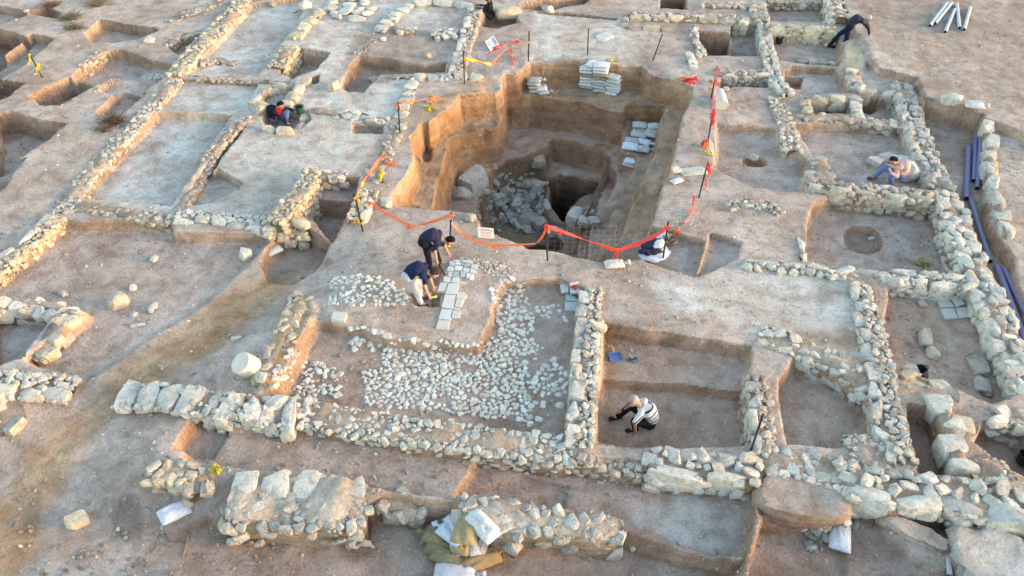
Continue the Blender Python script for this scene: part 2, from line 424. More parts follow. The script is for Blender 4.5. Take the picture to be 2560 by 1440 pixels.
T(-.55, [(2262, 1012), (2352, 1032), (2382, 1122), (2412, 1197), (2292, 1187)], zr=-.1, w=.13, col=PINK)
T(-.55, [(2452, 1062), (2562, 1052), (2640, 1240), (2502, 1172), (2432, 1112)], zr=-.1, w=.13, col=PINK)
T(-.45, [(1945, 942), (1990, 882), (2132, 932), (2182, 982), (2202, 1092), (2102, 1122), (1962, 1112)], w=.2, col=PINK)
# --- the deep pit, terrace by terrace
T(-.8, [(985, 514), (972, 490), (1015, 440), (1033, 400), (1035, 368), (1026, 338), (1055, 316), (1085, 300), (1130, 260), (1150, 240), (1195, 236), (1238, 230), (1270, 206), (1322, 154), (1468, 155), (1545, 163), (1604, 163), (1629, 183), (1735, 220), (1732, 250), (1712, 290), (1695, 360), (1657, 477), (1628, 560), (1612, 643), (1560, 655), (1490, 655), (1434, 640), (1365, 622), (1320, 622), (1304, 611), (1240, 588), (1195, 566), (1188, 532), (1130, 526), (1076, 525)], w=.22, col=np.array((.42, .30, .205)))
T(-1.0, ell(1064, 348, 18, 22), zr=-.3, w=.25, col=BROWN)
BACK = [(1325, 240, -.8), (1375, 247, -.8), (1475, 259, -.8), (1567, 286, -.8)]
L_B = [(q[0], q[1], -.8) for q in ((1080, 530), (1090, 450), (1106, 398), (1120, 354), (1150, 337), (1210, 322), (1238, 326), (1252, 298), (1254, 252), (1264, 240))] + BACK
L_B2 = [(q[0], q[1], -1.2) for q in ((1098, 532), (1112, 458), (1134, 408), (1156, 378), (1182, 364), (1222, 354), (1250, 346), (1262, 312), (1268, 270))] + [(1280, 246, -.8)] + BACK
L_N = [(1440, 636, 0), (1360, 618, 0), (1304, 606, 0), (1240, 584, 0), (1198, 560, 0), (1130, 528, -.6)]
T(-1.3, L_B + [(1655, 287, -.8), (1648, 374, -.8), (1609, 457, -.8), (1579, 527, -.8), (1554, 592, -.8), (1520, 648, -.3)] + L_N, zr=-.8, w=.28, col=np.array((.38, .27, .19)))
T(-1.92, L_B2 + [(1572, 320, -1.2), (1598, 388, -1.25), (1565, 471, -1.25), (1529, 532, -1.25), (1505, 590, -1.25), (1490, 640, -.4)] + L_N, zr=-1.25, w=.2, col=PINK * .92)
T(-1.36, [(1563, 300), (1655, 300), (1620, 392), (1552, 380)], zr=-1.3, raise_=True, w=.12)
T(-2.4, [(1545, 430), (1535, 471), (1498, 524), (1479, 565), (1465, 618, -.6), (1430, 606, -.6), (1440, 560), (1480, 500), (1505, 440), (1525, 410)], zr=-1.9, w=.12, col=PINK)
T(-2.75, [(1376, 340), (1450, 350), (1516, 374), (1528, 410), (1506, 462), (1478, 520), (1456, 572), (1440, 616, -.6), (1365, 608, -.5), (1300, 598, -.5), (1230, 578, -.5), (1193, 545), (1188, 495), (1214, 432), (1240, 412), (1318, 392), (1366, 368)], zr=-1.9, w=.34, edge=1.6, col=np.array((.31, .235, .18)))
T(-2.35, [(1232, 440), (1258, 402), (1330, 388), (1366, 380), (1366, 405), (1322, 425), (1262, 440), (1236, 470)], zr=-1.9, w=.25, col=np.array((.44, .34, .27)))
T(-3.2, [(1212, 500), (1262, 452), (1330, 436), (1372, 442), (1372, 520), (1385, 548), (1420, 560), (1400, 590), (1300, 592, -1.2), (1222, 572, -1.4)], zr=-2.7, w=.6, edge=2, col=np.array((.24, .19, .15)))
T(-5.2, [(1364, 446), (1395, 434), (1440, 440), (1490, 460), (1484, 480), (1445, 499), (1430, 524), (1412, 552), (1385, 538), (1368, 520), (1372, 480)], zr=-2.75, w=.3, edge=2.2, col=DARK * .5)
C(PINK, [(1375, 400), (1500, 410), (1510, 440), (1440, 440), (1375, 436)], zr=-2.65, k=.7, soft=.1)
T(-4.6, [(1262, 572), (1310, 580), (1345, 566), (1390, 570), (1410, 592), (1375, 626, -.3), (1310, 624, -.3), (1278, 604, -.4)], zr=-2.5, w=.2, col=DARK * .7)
C(ORANGE, [(1000, 520), (1040, 330), (1150, 250), (1250, 230), (1250, 350), (1140, 400), (1090, 530)], zr=-.6, k=.55)
PITW = wpoly([(985, 514), (1026, 338), (1150, 240), (1322, 154), (1629, 183), (1735, 220), (1657, 477), (1612, 643), (1434, 640), (1240, 588), (1076, 525)], -.4)
dP, I, J = sdf(PITW)
HZ[I, J] += ss(-dP / .6) * (fbm(GX[I, J], GY[I, J], .75, 4, 131) * .26)
# --- blotches of damp, ashy or redder earth
for _k in range(210):
    _y = 5.8 + 24 * RNG.random() ** 1.2; _x = RNG.uniform(-1, 1) * (_y * .68 + 3)
    _r = RNG.uniform(.12, .75); _q = [(_x + _r * math.cos(a) * RNG.uniform(.6, 1.5), _y + _r * .7 * math.sin(a) * RNG.uniform(.6, 1.4)) for a in np.linspace(0, 5.6, 9)]
    d, I, J = sdf(np.array(_q)); d = d + EDGE[I, J] * 4
    _t = (ss(-d / .3) * RNG.uniform(.2, .55))[..., None]
    _c = [DARK * 1.35, BROWN, ORANGE * .85, PLAS, PINK * .85, np.array((.36, .33, .29))][RNG.integers(6)]
    TINT[I, J] = TINT[I, J] * (1 - _t) + _c * _t
C(np.array((.52, .345, .215)), TR, zr=-.25, k=.6, soft=.6)
C(np.array((.36, .215, .12)), [(450, 830), (545, 815), (560, 850), (480, 900), (420, 900)], zr=-.25, k=.7)
C(CHALK, [(1590, 700), (1660, 690), (1790, 740), (1780, 800), (1700, 790), (1640, 740)], k=.75, soft=.5)
C(CHALK, [(2100, 870), (2160, 850), (2200, 960), (2170, 990), (2130, 930)], k=.7, soft=.3)
C(np.array((.50, .49, .55)), [(2110, 1130), (2160, 1080), (2230, 1090), (2250, 1170), (2140, 1180)], k=.8, soft=.3)
dT, I, J = sdf(wpoly(TR, -.15)); _t = ss((1.5 - np.maximum(dT, -3)) / 2.2); HZ[I, J] = np.minimum(HZ[I, J], HZ[I, J] * (1 - _t) - .25 * _t)
# --- fine roughness everywhere, furrows on the track
HZ += fbm(GX, GY, .22, 2, 61) * .012
dT, I, J = sdf(wpoly(TR, -.3))
HZ[I, J] += ss(-dT / .5) * (fbm((GX * .75 - GY * .66)[I, J] * 3.2, (GX * .66 + GY * .75)[I, J] * .35, .5, 3, 71) * .05)
FAR = np.maximum(np.abs(GX) - 22, 0) + np.maximum(GY - 33, 0) + np.maximum(5 - GY, 0)
HZ += np.minimum(FAR * .02, 2) * (1 + fbm(GX, GY, 12, 3, 81))

def H(x, y):
    i = np.clip(np.searchsorted(XS, x) - 1, 0, len(XS) - 2); j = np.clip(np.searchsorted(YS, y) - 1, 0, len(YS) - 2)
    u = (x - XS[i]) / (XS[i + 1] - XS[i]); v = (y - YS[j]) / (YS[j + 1] - YS[j])
    return (HZ[i, j] * (1 - u) + HZ[i + 1, j] * u) * (1 - v) + (HZ[i, j + 1] * (1 - u) + HZ[i + 1, j + 1] * u) * v
_TS = np.linspace(5, 42, 900)
def hit(px, py, h=0.0):
    """where the sight line meets the ground (or a level h above it)"""
    d = ray(px, py); d = d / np.linalg.norm(d)
    q = CP[None] + _TS[:, None] * d[None]
    g = q[:, 2] - (H(q[:, 0], q[:, 1]) + h)
    k = np.argmax(g <= 0)
    if g[k] > 0: return P(px, py, h)
    a, b = _TS[max(k - 1, 0)], _TS[k]
    for _ in range(14):
        m = (a + b) / 2; w = CP + d * m
        if w[2] - (H(w[0], w[1]) + h) > 0: a = m
        else: b = m
    w = CP + d * b
    return np.array([w[0], w[1], H(w[0], w[1])])
def build_ground():
    nx, ny = GX.shape
    me = bpy.data.meshes.new('ground')
    V = np.stack([GX, GY, HZ], -1).reshape(-1, 3).astype(np.float32)
    idx = np.arange(nx * ny).reshape(nx, ny)
    F = np.stack([idx[:-1, :-1], idx[1:, :-1], idx[1:, 1:], idx[:-1, 1:]], -1).reshape(-1, 4)
    me.vertices.add(len(V)); me.vertices.foreach_set('co', V.ravel())
    me.loops.add(F.size); me.loops.foreach_set('vertex_index', F.ravel().astype(np.int32))
    me.polygons.add(len(F)); me.polygons.foreach_set('loop_start', np.arange(0, F.size, 4, dtype=np.int32))
    e1 = V[F[:, 2]] - V[F[:, 0]]; e2 = V[F[:, 3]] - V[F[:, 1]]; nn = np.cross(e1, e2)
    me.polygons.foreach_set('use_smooth', nn[:, 2] / np.linalg.norm(nn, axis=1) > .78)
    me.update(calc_edges=True)
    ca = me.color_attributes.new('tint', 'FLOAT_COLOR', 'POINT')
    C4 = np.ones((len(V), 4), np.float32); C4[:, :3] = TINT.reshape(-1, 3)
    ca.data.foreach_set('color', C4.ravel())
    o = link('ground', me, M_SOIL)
    tag(o, 'dug brown and grey earth of the excavation with stepped trenches and one deep pit', 'ground', kind='structure')
build_ground()
# ------------------------------------------------------------------ excavated stone walls
EARTH = np.array((.40, .32, .25))
def dusty(c, m=.42):
    k = RNG.random() ** 1.5 * m
    return c * (1 - k) + np.array((.45, .37, .30)) * k
def polyw(pts, h):
    return np.array([hit(p[0], p[1], h) for p in pts])
def resample(W, step):
    seg = np.linalg.norm(np.diff(W[:, :2], axis=0), axis=1); s = np.concatenate([[0], np.cumsum(seg)])
    n = max(2, int(s[-1] / step) + 1)
    q = np.linspace(0, s[-1], n)
    return np.stack([np.interp(q, s, W[:, k]) for k in range(3)], -1), q, s[-1]
def wall(label, pts, w, h, kind='rubble', tn='mix', blk=(.32, .55), dens=1.0, rs=(.05, .17), fd=.75, emb=.0, core=EARTH, btn=None, cat='stone wall', name='stone_wall', side=1):
    """rubble: small stones in earth; row: one line of blocks; double: two lines; edge: blocks on one side (side=+1 left of travel), rubble behind"""
    hf = .3 if kind in ('rubble', 'sparse') else .36
    h = h * hf; w = w * .8
    W, q, L = resample(polyw(pts, h), .11)
    n = len(W)
    tng = np.gradient(W[:, :2], axis=0); tng /= np.linalg.norm(tng, axis=1)[:, None]
    nrm = np.stack([-tng[:, 1], tng[:, 0]], -1)
    Zc = np.array([H(x, y) for x, y, _ in W])
    zl = np.array([H(*(W[i, :2] + nrm[i] * (w / 2 + .08))) for i in range(n)])
    zr_ = np.array([H(*(W[i, :2] - nrm[i] * (w / 2 + .08))) for i in range(n)])
    hi = np.maximum(np.minimum(np.maximum(zl, zr_), Zc + .15), Zc)
    k = np.ones(9) / 9
    pad = np.pad(hi, 4, mode='edge'); hi = np.convolve(pad, k, 'valid')
    top = hi + h
    bot = np.minimum(np.minimum(zl, zr_), Zc) - .08
    root = empty(name, (W[n // 2, 0], W[n // 2, 1], bot.min()), label, cat)
    root['kind'] = 'thing'
    # earth and mortar core
    cb = MB(); cw = {'row': .72, 'double': .85, 'edge': .84}.get(kind, .96)
    ends = np.ones(n); ends[0] = ends[-1] = .72
    if n > 4: ends[1] = ends[-2] = .92
    V = []
    jt = np.stack([np.convolve(np.pad(RNG.normal(size=n + 4), 0), np.ones(5) / 5, 'valid') for _ in range(6)], -1) * .06
    for i in range(n):
        e = ends[i]; a = w / 2 * e
        tz = top[i] + emb - (.012 if kind in ('rubble', 'sparse') else .06) - (1 - e) * .12
        for kk, (o, z) in enumerate(((-a * cw - .02, bot[i]), (-a * cw, (bot[i] + tz) / 2 + .04), (-a * cw * .9, tz - .02), (0, tz + .01), (a * cw * .9, tz - .02), (a * cw, (bot[i] + tz) / 2 + .04), (a * cw + .02, bot[i]))):
            oo = o + (jt[i, kk % 6]); zz = z + (jt[i, (kk + 2) % 6] if 0 < kk < 6 else 0)
            V.append((W[i, 0] + nrm[i, 0] * oo, W[i, 1] + nrm[i, 1] * oo, zz))
    F = [(i * 7 + a, i * 7 + a + 1, (i + 1) * 7 + a + 1, (i + 1) * 7 + a) for i in range(n - 1) for a in range(6)]
    F += [tuple(range(7)), tuple((n - 1) * 7 + a for a in range(7))[::-1]]
    cb.add(V, F, core)
    cb.build('earth_core', M_SOIL, root, smooth=True)
    at = lambda s, o: (np.interp(s, q, W[:, 0]) + np.interp(s, q, nrm[:, 0]) * o, np.interp(s, q, W[:, 1]) + np.interp(s, q, nrm[:, 1]) * o)
    yaw = lambda s: math.atan2(np.interp(s, q, tng[:, 1]), np.interp(s, q, tng[:, 0]))
    rb = MB(); big = []; nst = [0]
    def put(g, f, c, sz):
        nst[0] += 1
        big.append((sz, g, f, c))
    def pack(lo, hi, area, size, dens):
        """sizes and places of stones fitted together on a strip 0..L by lo..hi, big ones first"""
        n_ = int(area / (.5 * (size[0] + size[1]) * .8) ** 2 * 9 * dens) + 4
        rs_ = np.sort(size[0] + (size[1] - size[0]) * RNG.random(n_) ** 2.1)[::-1]
        got = []; cell = {}
        for r in rs_:
            s_, o_ = RNG.uniform(0, L), RNG.uniform(lo, hi)
            gx, gy = int(s_ / .35), int(o_ / .35)
            if any((a - s_) ** 2 + (b_ - o_) ** 2 < ((r + c) * .445) ** 2 for i in (-1, 0, 1) for j in (-1, 0, 1) for a, b_, c in cell.get((gx + i, gy + j), ())): continue
            cell.setdefault((gx, gy), []).append((s_, o_, r)); got.append((s_, o_, r))
        return got
    def rub(omin, omax, dens_, size=rs):
        if omax - omin < .05 or dens_ <= 0: return
        for s, o, r in pack(omin, omax, L * (omax - omin), size, dens_):
            if RNG.random() > .55 + .45 * dens_: continue
            x, y = at(s, o)
            hz_ = r * RNG.uniform(.55, .8)
            z = np.interp(s, q, top) - .02 - hz_ * .5 + min(hz_ * .24, .034) + RNG.uniform(-.012, .018) - max(0, abs(o) / w * 2 - .8) * .1
            g, f = stone_geo(LIB_R if r > .1 else LIB_S, (x, y, z), (r * RNG.uniform(.98, 1.25), r * RNG.uniform(.85, 1.05), hz_), RNG.uniform(0, 6.3), .12)
            put(g, f, dusty(tone(tn)), r)
    def face(sgn, dens_, size=rs):
        dens_ *= fd
        if dens_ <= 0: return
        zz_ = zl if sgn > 0 else zr_
        mh = float((top - zz_).max())
        if mh < .14: return
        for s, o, r in pack(0, mh, L * mh, size, dens_):
            t_, b_ = np.interp(s, q, top), np.interp(s, q, zz_)
            z = t_ - .05 - o
            if z < b_ + .02: continue
            x, y = at(s, sgn * (w / 2 - .045 + .05 * o))
            g, f = stone_geo(LIB_R if r > .1 else LIB_S, (x, y, z), (r * RNG.uniform(1, 1.3), r * .7, r * RNG.uniform(.75, 1)), yaw(s), .12)
            put(g, f, dusty(tone(tn)), r)
    def line(o0, bw, lo=blk[0], hi_=blk[1], hh=None, tt=None, gap=0.0):
        s = RNG.uniform(-.05, .05)
        while s < L - lo * .4:
            ln = RNG.uniform(lo, hi_); ln = min(ln, L - s + .08)
            if ln < lo * .55: break
            if RNG.random() >= gap:
                x, y = at(s + ln / 2, o0 + RNG.normal() * .02)
                t_ = np.interp(s + ln / 2, q, top) + .01 + RNG.normal() * .022
                z_, zz = np.interp(s + ln / 2, q, zl), np.interp(s + ln / 2, q, zr_)
                low = max(min(z_, zz), t_ - (hh or .5)) - .05
                b = MB()
                wd = bw * RNG.uniform(.85, 1.12)
                g, f = stone_geo(LIB_B, (x, y, (t_ + low) / 2), (ln * .96, wd, t_ - low), yaw(s + ln / 2) + RNG.normal() * .07, .045)
                b.add(g, f, dusty(tone(tt or btn or tn), .25))
                b.build('stone_block', M_STONE, root, smooth=True)
            s += ln
    if kind == 'rubble':
        rub(-w / 2 * .95, w / 2 * .95, dens); face(1, .8 * dens); face(-1, .8 * dens)
    elif kind == 'row':
        line(0, w * 1.06)
        if dens > 1: face(1, .3 * dens); face(-1, .3 * dens); rub(-w / 2, w / 2, .12 * dens)
    elif kind == 'double':
        line(w * .27, w * .46); line(-w * .27, w * .46); rub(-w * .45, w * .45, .3 * dens); face(1, .4); face(-1, .4)
    elif kind == 'edge':
        line(side * w * .27, w * .48); rub(*((-w * .48, w * .06) if side > 0 else (-w * .06, w * .48)), .95 * dens)
        face(-side, .8 * dens); face(side, .3)
    elif kind == 'sparse':
        rub(-w / 2, w / 2, .4 * dens); face(1, .35 * dens); face(-1, .35 * dens)
    big.sort(key=lambda t: -t[0])
    few = len(big) <= 24
    for k, (sz, g, f, c) in enumerate(big):
        if few or (sz > .17 and k < 60):
            b = MB(); b.add(g, f, c); b.build('wall_stone', M_STONE, root)
        else: rb.add(g, f, c)
    if rb.n: rb.build('rubble_fill', M_STONE, root)['kind'] = 'stuff'
    return root

# left side
wall('long pale stone wall running to the left edge above the wide brown court', [(-30, 715), (20, 655), (70, 600), (140, 538)], .62, .3, 'edge', 'cream', (.4, .75), btn='white', side=1)
wall('low rubble wall of small white stones along the left of the large grey room', [(150, 530), (215, 440), (300, 350), (380, 262), (440, 198)], .62, .13, 'rubble', 'mix', dens=.9)
wall('sunlit wall of mixed boulders and rubble climbing to the top edge of the picture', [(440, 185), (490, 118), (540, 72), (610, -5), (625, -22)], .72, .36, 'rubble', 'cream', rs=(.09, .22))
wall('thin brown earth wall with few stones closing the front of the large grey room', [(185, 512), (300, 530), (425, 548)], .55, .12, 'sparse', 'pink')
wall('narrow rubble wall between the large grey room and the plaster floor', [(432, 545), (480, 460), (540, 368), (618, 288)], .42, .2, 'rubble', 'pink', dens=.9)
wall('row of big white boulders in front of the plaster floor with a curved edge', [(438, 540), (520, 540), (610, 552), (692, 566)], .62, .25, 'edge', 'white', (.3, .55), side=-1)
wall('tall rubble wall stub with a sunlit yellow face beside the sunken earth cell', [(690, 568), (735, 492), (778, 432)], .62, 1.2, 'rubble', 'cream', dens=1.1)
wall('short rubble wall at the back of the sunken earth cell', [(768, 430), (815, 436), (862, 442)], .5, .25, 'rubble', 'white', rs=(.1, .25))
wall('round rubble corner with a curved stone at the foot of the tall stub', [(668, 570), (715, 574), (768, 572)], .62, .3, 'rubble', 'cream', rs=(.12, .26))
wall('broad stone pier with a yellow sunlit side behind the leaning black post', [(888, 545), (905, 508), (925, 472)], .6, .5, 'edge', 'cream', (.45, .7), btn='white', side=-1)
wall('ruined line of flat stones under the sagging orange tape', [(925, 455), (955, 400), (985, 345), (1003, 300)], .5, .14, 'sparse', 'pink', rs=(.12, .28))
wall('short run of large white blocks beside the post with orange tape', [(1000, 292), (1018, 245), (1032, 200)], .5, .22, 'row', 'white', (.35, .6))
wall('thick crumbling wall with white blocks left of the fallen warning sign', [(1140, 182), (1155, 130), (1170, 80), (1190, 15)], .66, .4, 'edge', 'pink', (.35, .6), btn='white', side=1)
wall('row of separate white blocks behind the first black post', [(1030, 192), (1100, 190), (1165, 190), (1208, 189)], .42, .2, 'row', 'white', (.36, .58), dens=1.6)
wall('faint line of small stones left of the row of white blocks', [(920, 193), (975, 191), (1025, 192)], .32, .12, 'rubble', 'grey')
wall('low line of white stones right of the man in the black and red jacket', [(775, 272), (850, 282), (905, 290), (965, 300)], .42, .12, 'sparse', 'white', rs=(.14, .34), dens=1.5)
wall('pair of long cream blocks on the left of the small stone enclosure', [(630, 255), (652, 232), (672, 210)], .4, .3, 'row', 'cream', (.5, .8))
wall('line of cream blocks at the back of the small stone enclosure', [(676, 208), (705, 212), (735, 213)], .34, .25, 'row', 'cream', (.45, .7))
wall('bright sunlit row of yellow blocks on the right of the small enclosure', [(712, 268), (735, 230), (768, 190)], .46, .4, 'row', 'cream', (.35, .6))
wall('curved kerb of dressed cream blocks in front of the crouching man', [(655, 310), (680, 318), (715, 322), (745, 318), (765, 288)], .36, .32, 'row', 'cream', (.5, .75))
wall('orange sunlit stone pile in front of the flat paving slabs', [(738, 92), (765, 58), (812, 20)], .5, .3, 'row', 'cream', (.4, .7), dens=2)
wall('rough earth and rubble mound left of the dark square trench', [(690, 165), (708, 140), (728, 118)], .75, .35, 'rubble', 'cream')
wall('slanting row of white blocks near the top left of the brown room', [(945, 75), (985, 38), (1030, 5)], .5, .28, 'row', 'white', (.3, .55), dens=2)
wall('tumbled heap of stones at the foot of the slanting white row', [(985, 70), (1012, 72), (1040, 72)], .7, .3, 'rubble', 'pink', rs=(.14, .32))
wall('square rubble platform in the corner of the brown room', [(1080, 82), (1110, 80), (1140, 80)], .95, .38, 'rubble', 'white', rs=(.12, .26))
wall('straight row of large blocks along the top edge of the brown room', [(1030, 5), (1090, 6), (1150, 8), (1195, 12)], .5, .3, 'row', 'white', (.5, .8))
wall('small broken line of stones left of the brown hollow', [(895, 132), (915, 112), (935, 95)], .28, .15, 'rubble', 'pink')
wall('thin stone kerb along the far side of the grey floor strip', [(440, 188), (520, 196), (640, 204), (725, 206)], .26, .06, 'sparse', 'pink')
wall('short rubble stub ending in a square white block on the grey floor', [(500, 158), (540, 150), (590, 158)], .4, .22, 'rubble', 'pink')
wall('low earth edge with pale crumbs around the small cell at upper left', [(418, 112), (440, 88), (505, 74)], .3, .12, 'sparse', 'white')
wall('eroded rubble top of the ridge by the upper left corner of the dig', [(418, 52), (480, 30), (560, 2)], .55, .15, 'rubble', 'cream')
wall('isolated line of cream stones on the rim of the far left trench', [(197, 165), (225, 148), (255, 130)], .3, .14, 'rubble', 'cream')
wall('thin line of cobbles left of the wall crossing', [(372, 190), (400, 191), (432, 190)], .26, .14, 'rubble', 'white')
# upper right
wall('high wall of two courses of blocks above the two deep cells', [(1572, 34), (1640, 36), (1740, 40), (1868, 46)], .6, .5, 'edge', 'pink', (.45, .72), btn='cream', side=-1, rs=(.12, .26))
wall('back row of rubble on top of the block wall at the upper right', [(1755, 8), (1820, 10), (1895, 14)], .5, .35, 'rubble', 'cream', rs=(.12, .26))
wall('low bench of four dressed blocks below the high block wall', [(1565, 66), (1620, 68), (1676, 70)], .34, .2, 'row', 'pink', (.5, .75))
wall('short return of two blocks at the left end of the low bench', [(1562, 62), (1566, 45)], .3, .25, 'row', 'pink', (.35, .5))
wall('narrow crooked wall of small stones left of the deep square cell', [(1732, 62), (1738, 95), (1748, 118), (1757, 138)], .3, .22, 'rubble', 'white', rs=(.1, .22))
wall('stack of flat slabs leaning against the crooked wall', [(1722, 128), (1730, 148), (1738, 166)], .36, .25, 'row', 'white', (.3, .5))
wall('winding wall of white stones between the dark slot and the far rooms', [(1908, 62), (1918, 110), (1930, 160), (1945, 205), (1972, 232)], .55, .36, 'double', 'white', (.3, .52))
wall('straight row of tall cream blocks left of the leaning worker', [(1925, 64), (1980, 66), (2040, 69), (2092, 73)], .5, .7, 'row', 'cream', (.45, .68), dens=2.2)
wall('row of blocks over the long dark slot right of the leaning post', [(1798, 178), (1850, 182), (1925, 184)], .5, .34, 'edge', 'pink', (.42, .62), btn='white', side=-1)
wall('thin straight line of five cream stones on the far room floor', [(1990, 150), (2035, 152), (2085, 156)], .32, .22, 'row', 'cream', (.3, .48))
wall('rubble corner pillar behind the leaning worker', [(2082, -5), (2086, 25), (2100, 50)], .75, .5, 'rubble', 'white', rs=(.14, .32))
wall('rubble knot at the top of the winding white wall', [(1892, 5), (1898, 30), (1908, 52)], .6, .42, 'rubble', 'pink', rs=(.12, .28))
wall('top edge wall of small cream stones at the upper right', [(1920, 2), (1990, 2), (2060, 3)], .35, .2, 'rubble', 'cream')
wall('back wall of three large blocks of the small square basin', [(2018, 240), (2060, 240), (2125, 246)], .46, .36, 'row', 'cream', (.55, .85))
wall('left side of the small square basin made of upright stones', [(2012, 245), (2018, 265), (2022, 285)], .4, .34, 'row', 'cream', (.3, .45))
wall('rounded stones between the square basin and the round pit', [(2138, 238), (2142, 262), (2150, 292)], .42, .32, 'row', 'white', (.3, .5))
wall('front rubble wall of the square basin and the round pit', [(2002, 290), (2070, 292), (2150, 298), (2262, 308)], .46, .24, 'rubble', 'pink', rs=(.1, .26))
wall('three boulders in a line right of the white ball stone', [(2150, 224), (2190, 230), (2240, 238)], .42, .3, 'row', 'pink', (.55, .8))
wall('crumbling rubble bank left of the seated worker room', [(1938, 245), (1958, 290), (1975, 340), (1985, 375)], .62, .22, 'rubble', 'mix')
wall('two loose rubble stones at the bend of the yellow earth ridge', [(2120, 178), (2138, 200), (2150, 218)], .4, .3, 'rubble', 'white', rs=(.16, .34))
wall('thick boundary wall of flat grey slabs beside the upper pipe trench', [(2253, 208), (2270, 260), (2284, 305), (2325, 400), (2356, 465)], .8, .26, 'double', 'grey', (.3, .6), rs=(.1, .24))
wall('lower boundary wall of big white boulders along the purple pipes', [(2364, 480), (2386, 525), (2408, 590), (2430, 645), (2456, 705), (2484, 755), (2508, 810), (2544, 890), (2580, 970)], .86, .36, 'double', 'white', (.35, .7), rs=(.12, .28))
wall('heavy boulder wall in front of the seated worker', [(2028, 455), (2100, 466), (2200, 476), (2290, 486), (2345, 494)], .58, .5, 'edge', 'pink', (.42, .75), btn='mix', side=-1, rs=(.1, .24))
wall('collapsed rubble corner left of the seated worker', [(2040, 398), (2048, 420), (2045, 450)], .7, .35, 'rubble', 'mix', rs=(.12, .34))
wall('low stone line with white facing along the room with the oval hearth', [(1862, 652), (1930, 658), (2010, 668), (2100, 682), (2205, 690)], .5, .22, 'edge', 'white', (.4, .9), side=1, rs=(.1, .24))
wall('double line of pale blocks closing the room with the oval hearth', [(2235, 688), (2300, 692), (2370, 700), (2436, 704)], .66, .34, 'double', 'white', (.4, .75))
wall('gap stones between the two stone lines of the oval hearth room', [(2190, 692), (2215, 690), (2240, 690)], .4, .28, 'row', 'white', (.4, .55))
wall('two long upright stones at the left of the oval hearth room', [(2002, 588), (2008, 612), (2010, 645)], .22, .25, 'row', 'white', (.4, .6))
wall('worn white plastered stub with stones by the chalky floor', [(2148, 705), (2158, 735), (2168, 770)], .5, .25, 'edge', 'white', (.5, .7), side=-1)
wall('long wall faced with large white cubes on the right half', [(2165, 770), (2185, 850), (2198, 920), (2212, 1000), (2232, 1070), (2250, 1150)], .72, .28, 'edge', 'mix', (.4, .62), btn='white', side=-1)
wall('diagonal spread of rubble crossing the chalky floor', [(1895, 835), (1960, 852), (2040, 878), (2120, 915), (2185, 965)], .85, .14, 'rubble', 'white', dens=.75, rs=(.1, .28))
wall('wall of pale blocks right of the trench with the striped shirt man', [(1893, 935), (1898, 1000), (1904, 1060), (1912, 1125)], .56, .32, 'edge', 'pink', (.4, .75), btn='white', side=-1)
wall('straight wall between the cobbled court and the trench of the striped shirt man', [(1478, 720), (1468, 830), (1460, 930), (1452, 1030), (1446, 1110)], .66, .3, 'edge', 'mix', (.35, .6), btn='white', side=-1, dens=1.2)
wall('long flush rubble wall along the front of the cobbled court', [(765, 1030), (900, 1055), (1050, 1080), (1220, 1100), (1430, 1125)], .8, .14, 'rubble', 'white', dens=1.0, fd=.4)
wall('rubble wall with earth in front of the striped shirt man', [(1430, 1125), (1520, 1138), (1625, 1152)], .66, .18, 'rubble', 'pink', fd=.4)
wall('row of three huge boulders in front of the striped shirt trench', [(1620, 1158), (1720, 1162), (1800, 1170), (1905, 1178)], .72, .42, 'edge', 'white', (.75, 1.1), side=-1, rs=(.12, .28))
wall('rubble corner where the three huge boulders meet the trench wall', [(1890, 1135), (1960, 1150), (2040, 1168), (2105, 1185)], .85, .24, 'rubble', 'white', dens=.8, rs=(.1, .26))
wall('front wall of massive white boulders at lower right', [(2105, 1195), (2200, 1215), (2320, 1228), (2440, 1245), (2600, 1268)], .95, .42, 'edge', 'white', (.6, .95), side=-1, rs=(.12, .28))
wall('heap of bluish pale rubble in the corner above the massive boulders', [(2125, 1125), (2180, 1130), (2240, 1140)], 1.0, .14, 'rubble', 'grey', dens=.8)
wall('tilted row of nine large white slabs beside the dirt track', [(292, 988), (400, 990), (520, 1005), (640, 1022), (728, 1036)], .8, .5, 'row', 'white', (.36, .5), dens=1.5)
wall('rough end stones joining the tilted slabs to the cobbled court', [(700, 1010), (740, 1014), (768, 1022)], .5, .24, 'rubble', 'white', rs=(.12, .3))
wall('thick wall end with big tilted blocks at the left edge', [(-30, 955), (60, 962), (130, 965), (180, 975)], .82, .32, 'edge', 'white', (.4, .7), side=-1, rs=(.08, .2))
wall('leaning stones in a bent line beside the left corner room', [(85, 905), (115, 860), (150, 810), (178, 785)], .42, .25, 'rubble', 'cream', rs=(.14, .38))
wall('short line of pale boulders at the back of the left corner room', [(-20, 765), (40, 762), (100, 770), (180, 788)], .45, .25, 'rubble', 'white', rs=(.14, .36))
wall('sunlit boulder heap at the lower left edge', [(-25, 1010), (10, 1030), (30, 1070)], .8, .25, 'rubble', 'cream', rs=(.15, .42))
wall('broken rubble spur with a white sack leaning on it', [(375, 1185), (430, 1180), (485, 1195), (500, 1240)], .62, .28, 'rubble', 'cream', rs=(.1, .26))
wall('big flat rubble platform with a glowing earth face at lower centre', [(575, 1262), (680, 1250), (800, 1252), (925, 1268)], 1.45, .36, 'edge', 'grey', (.34, .6), btn='white', side=1, dens=.5, fd=.06, emb=.055, rs=(.04, .24), core=np.array((.50, .43, .35)))
wall('eroded rubble tongue dropping towards the viewer from the platform', [(600, 1275), (585, 1300), (565, 1320)], .8, .3, 'rubble', 'cream', core=np.array((.44, .31, .19)), rs=(.1, .28))
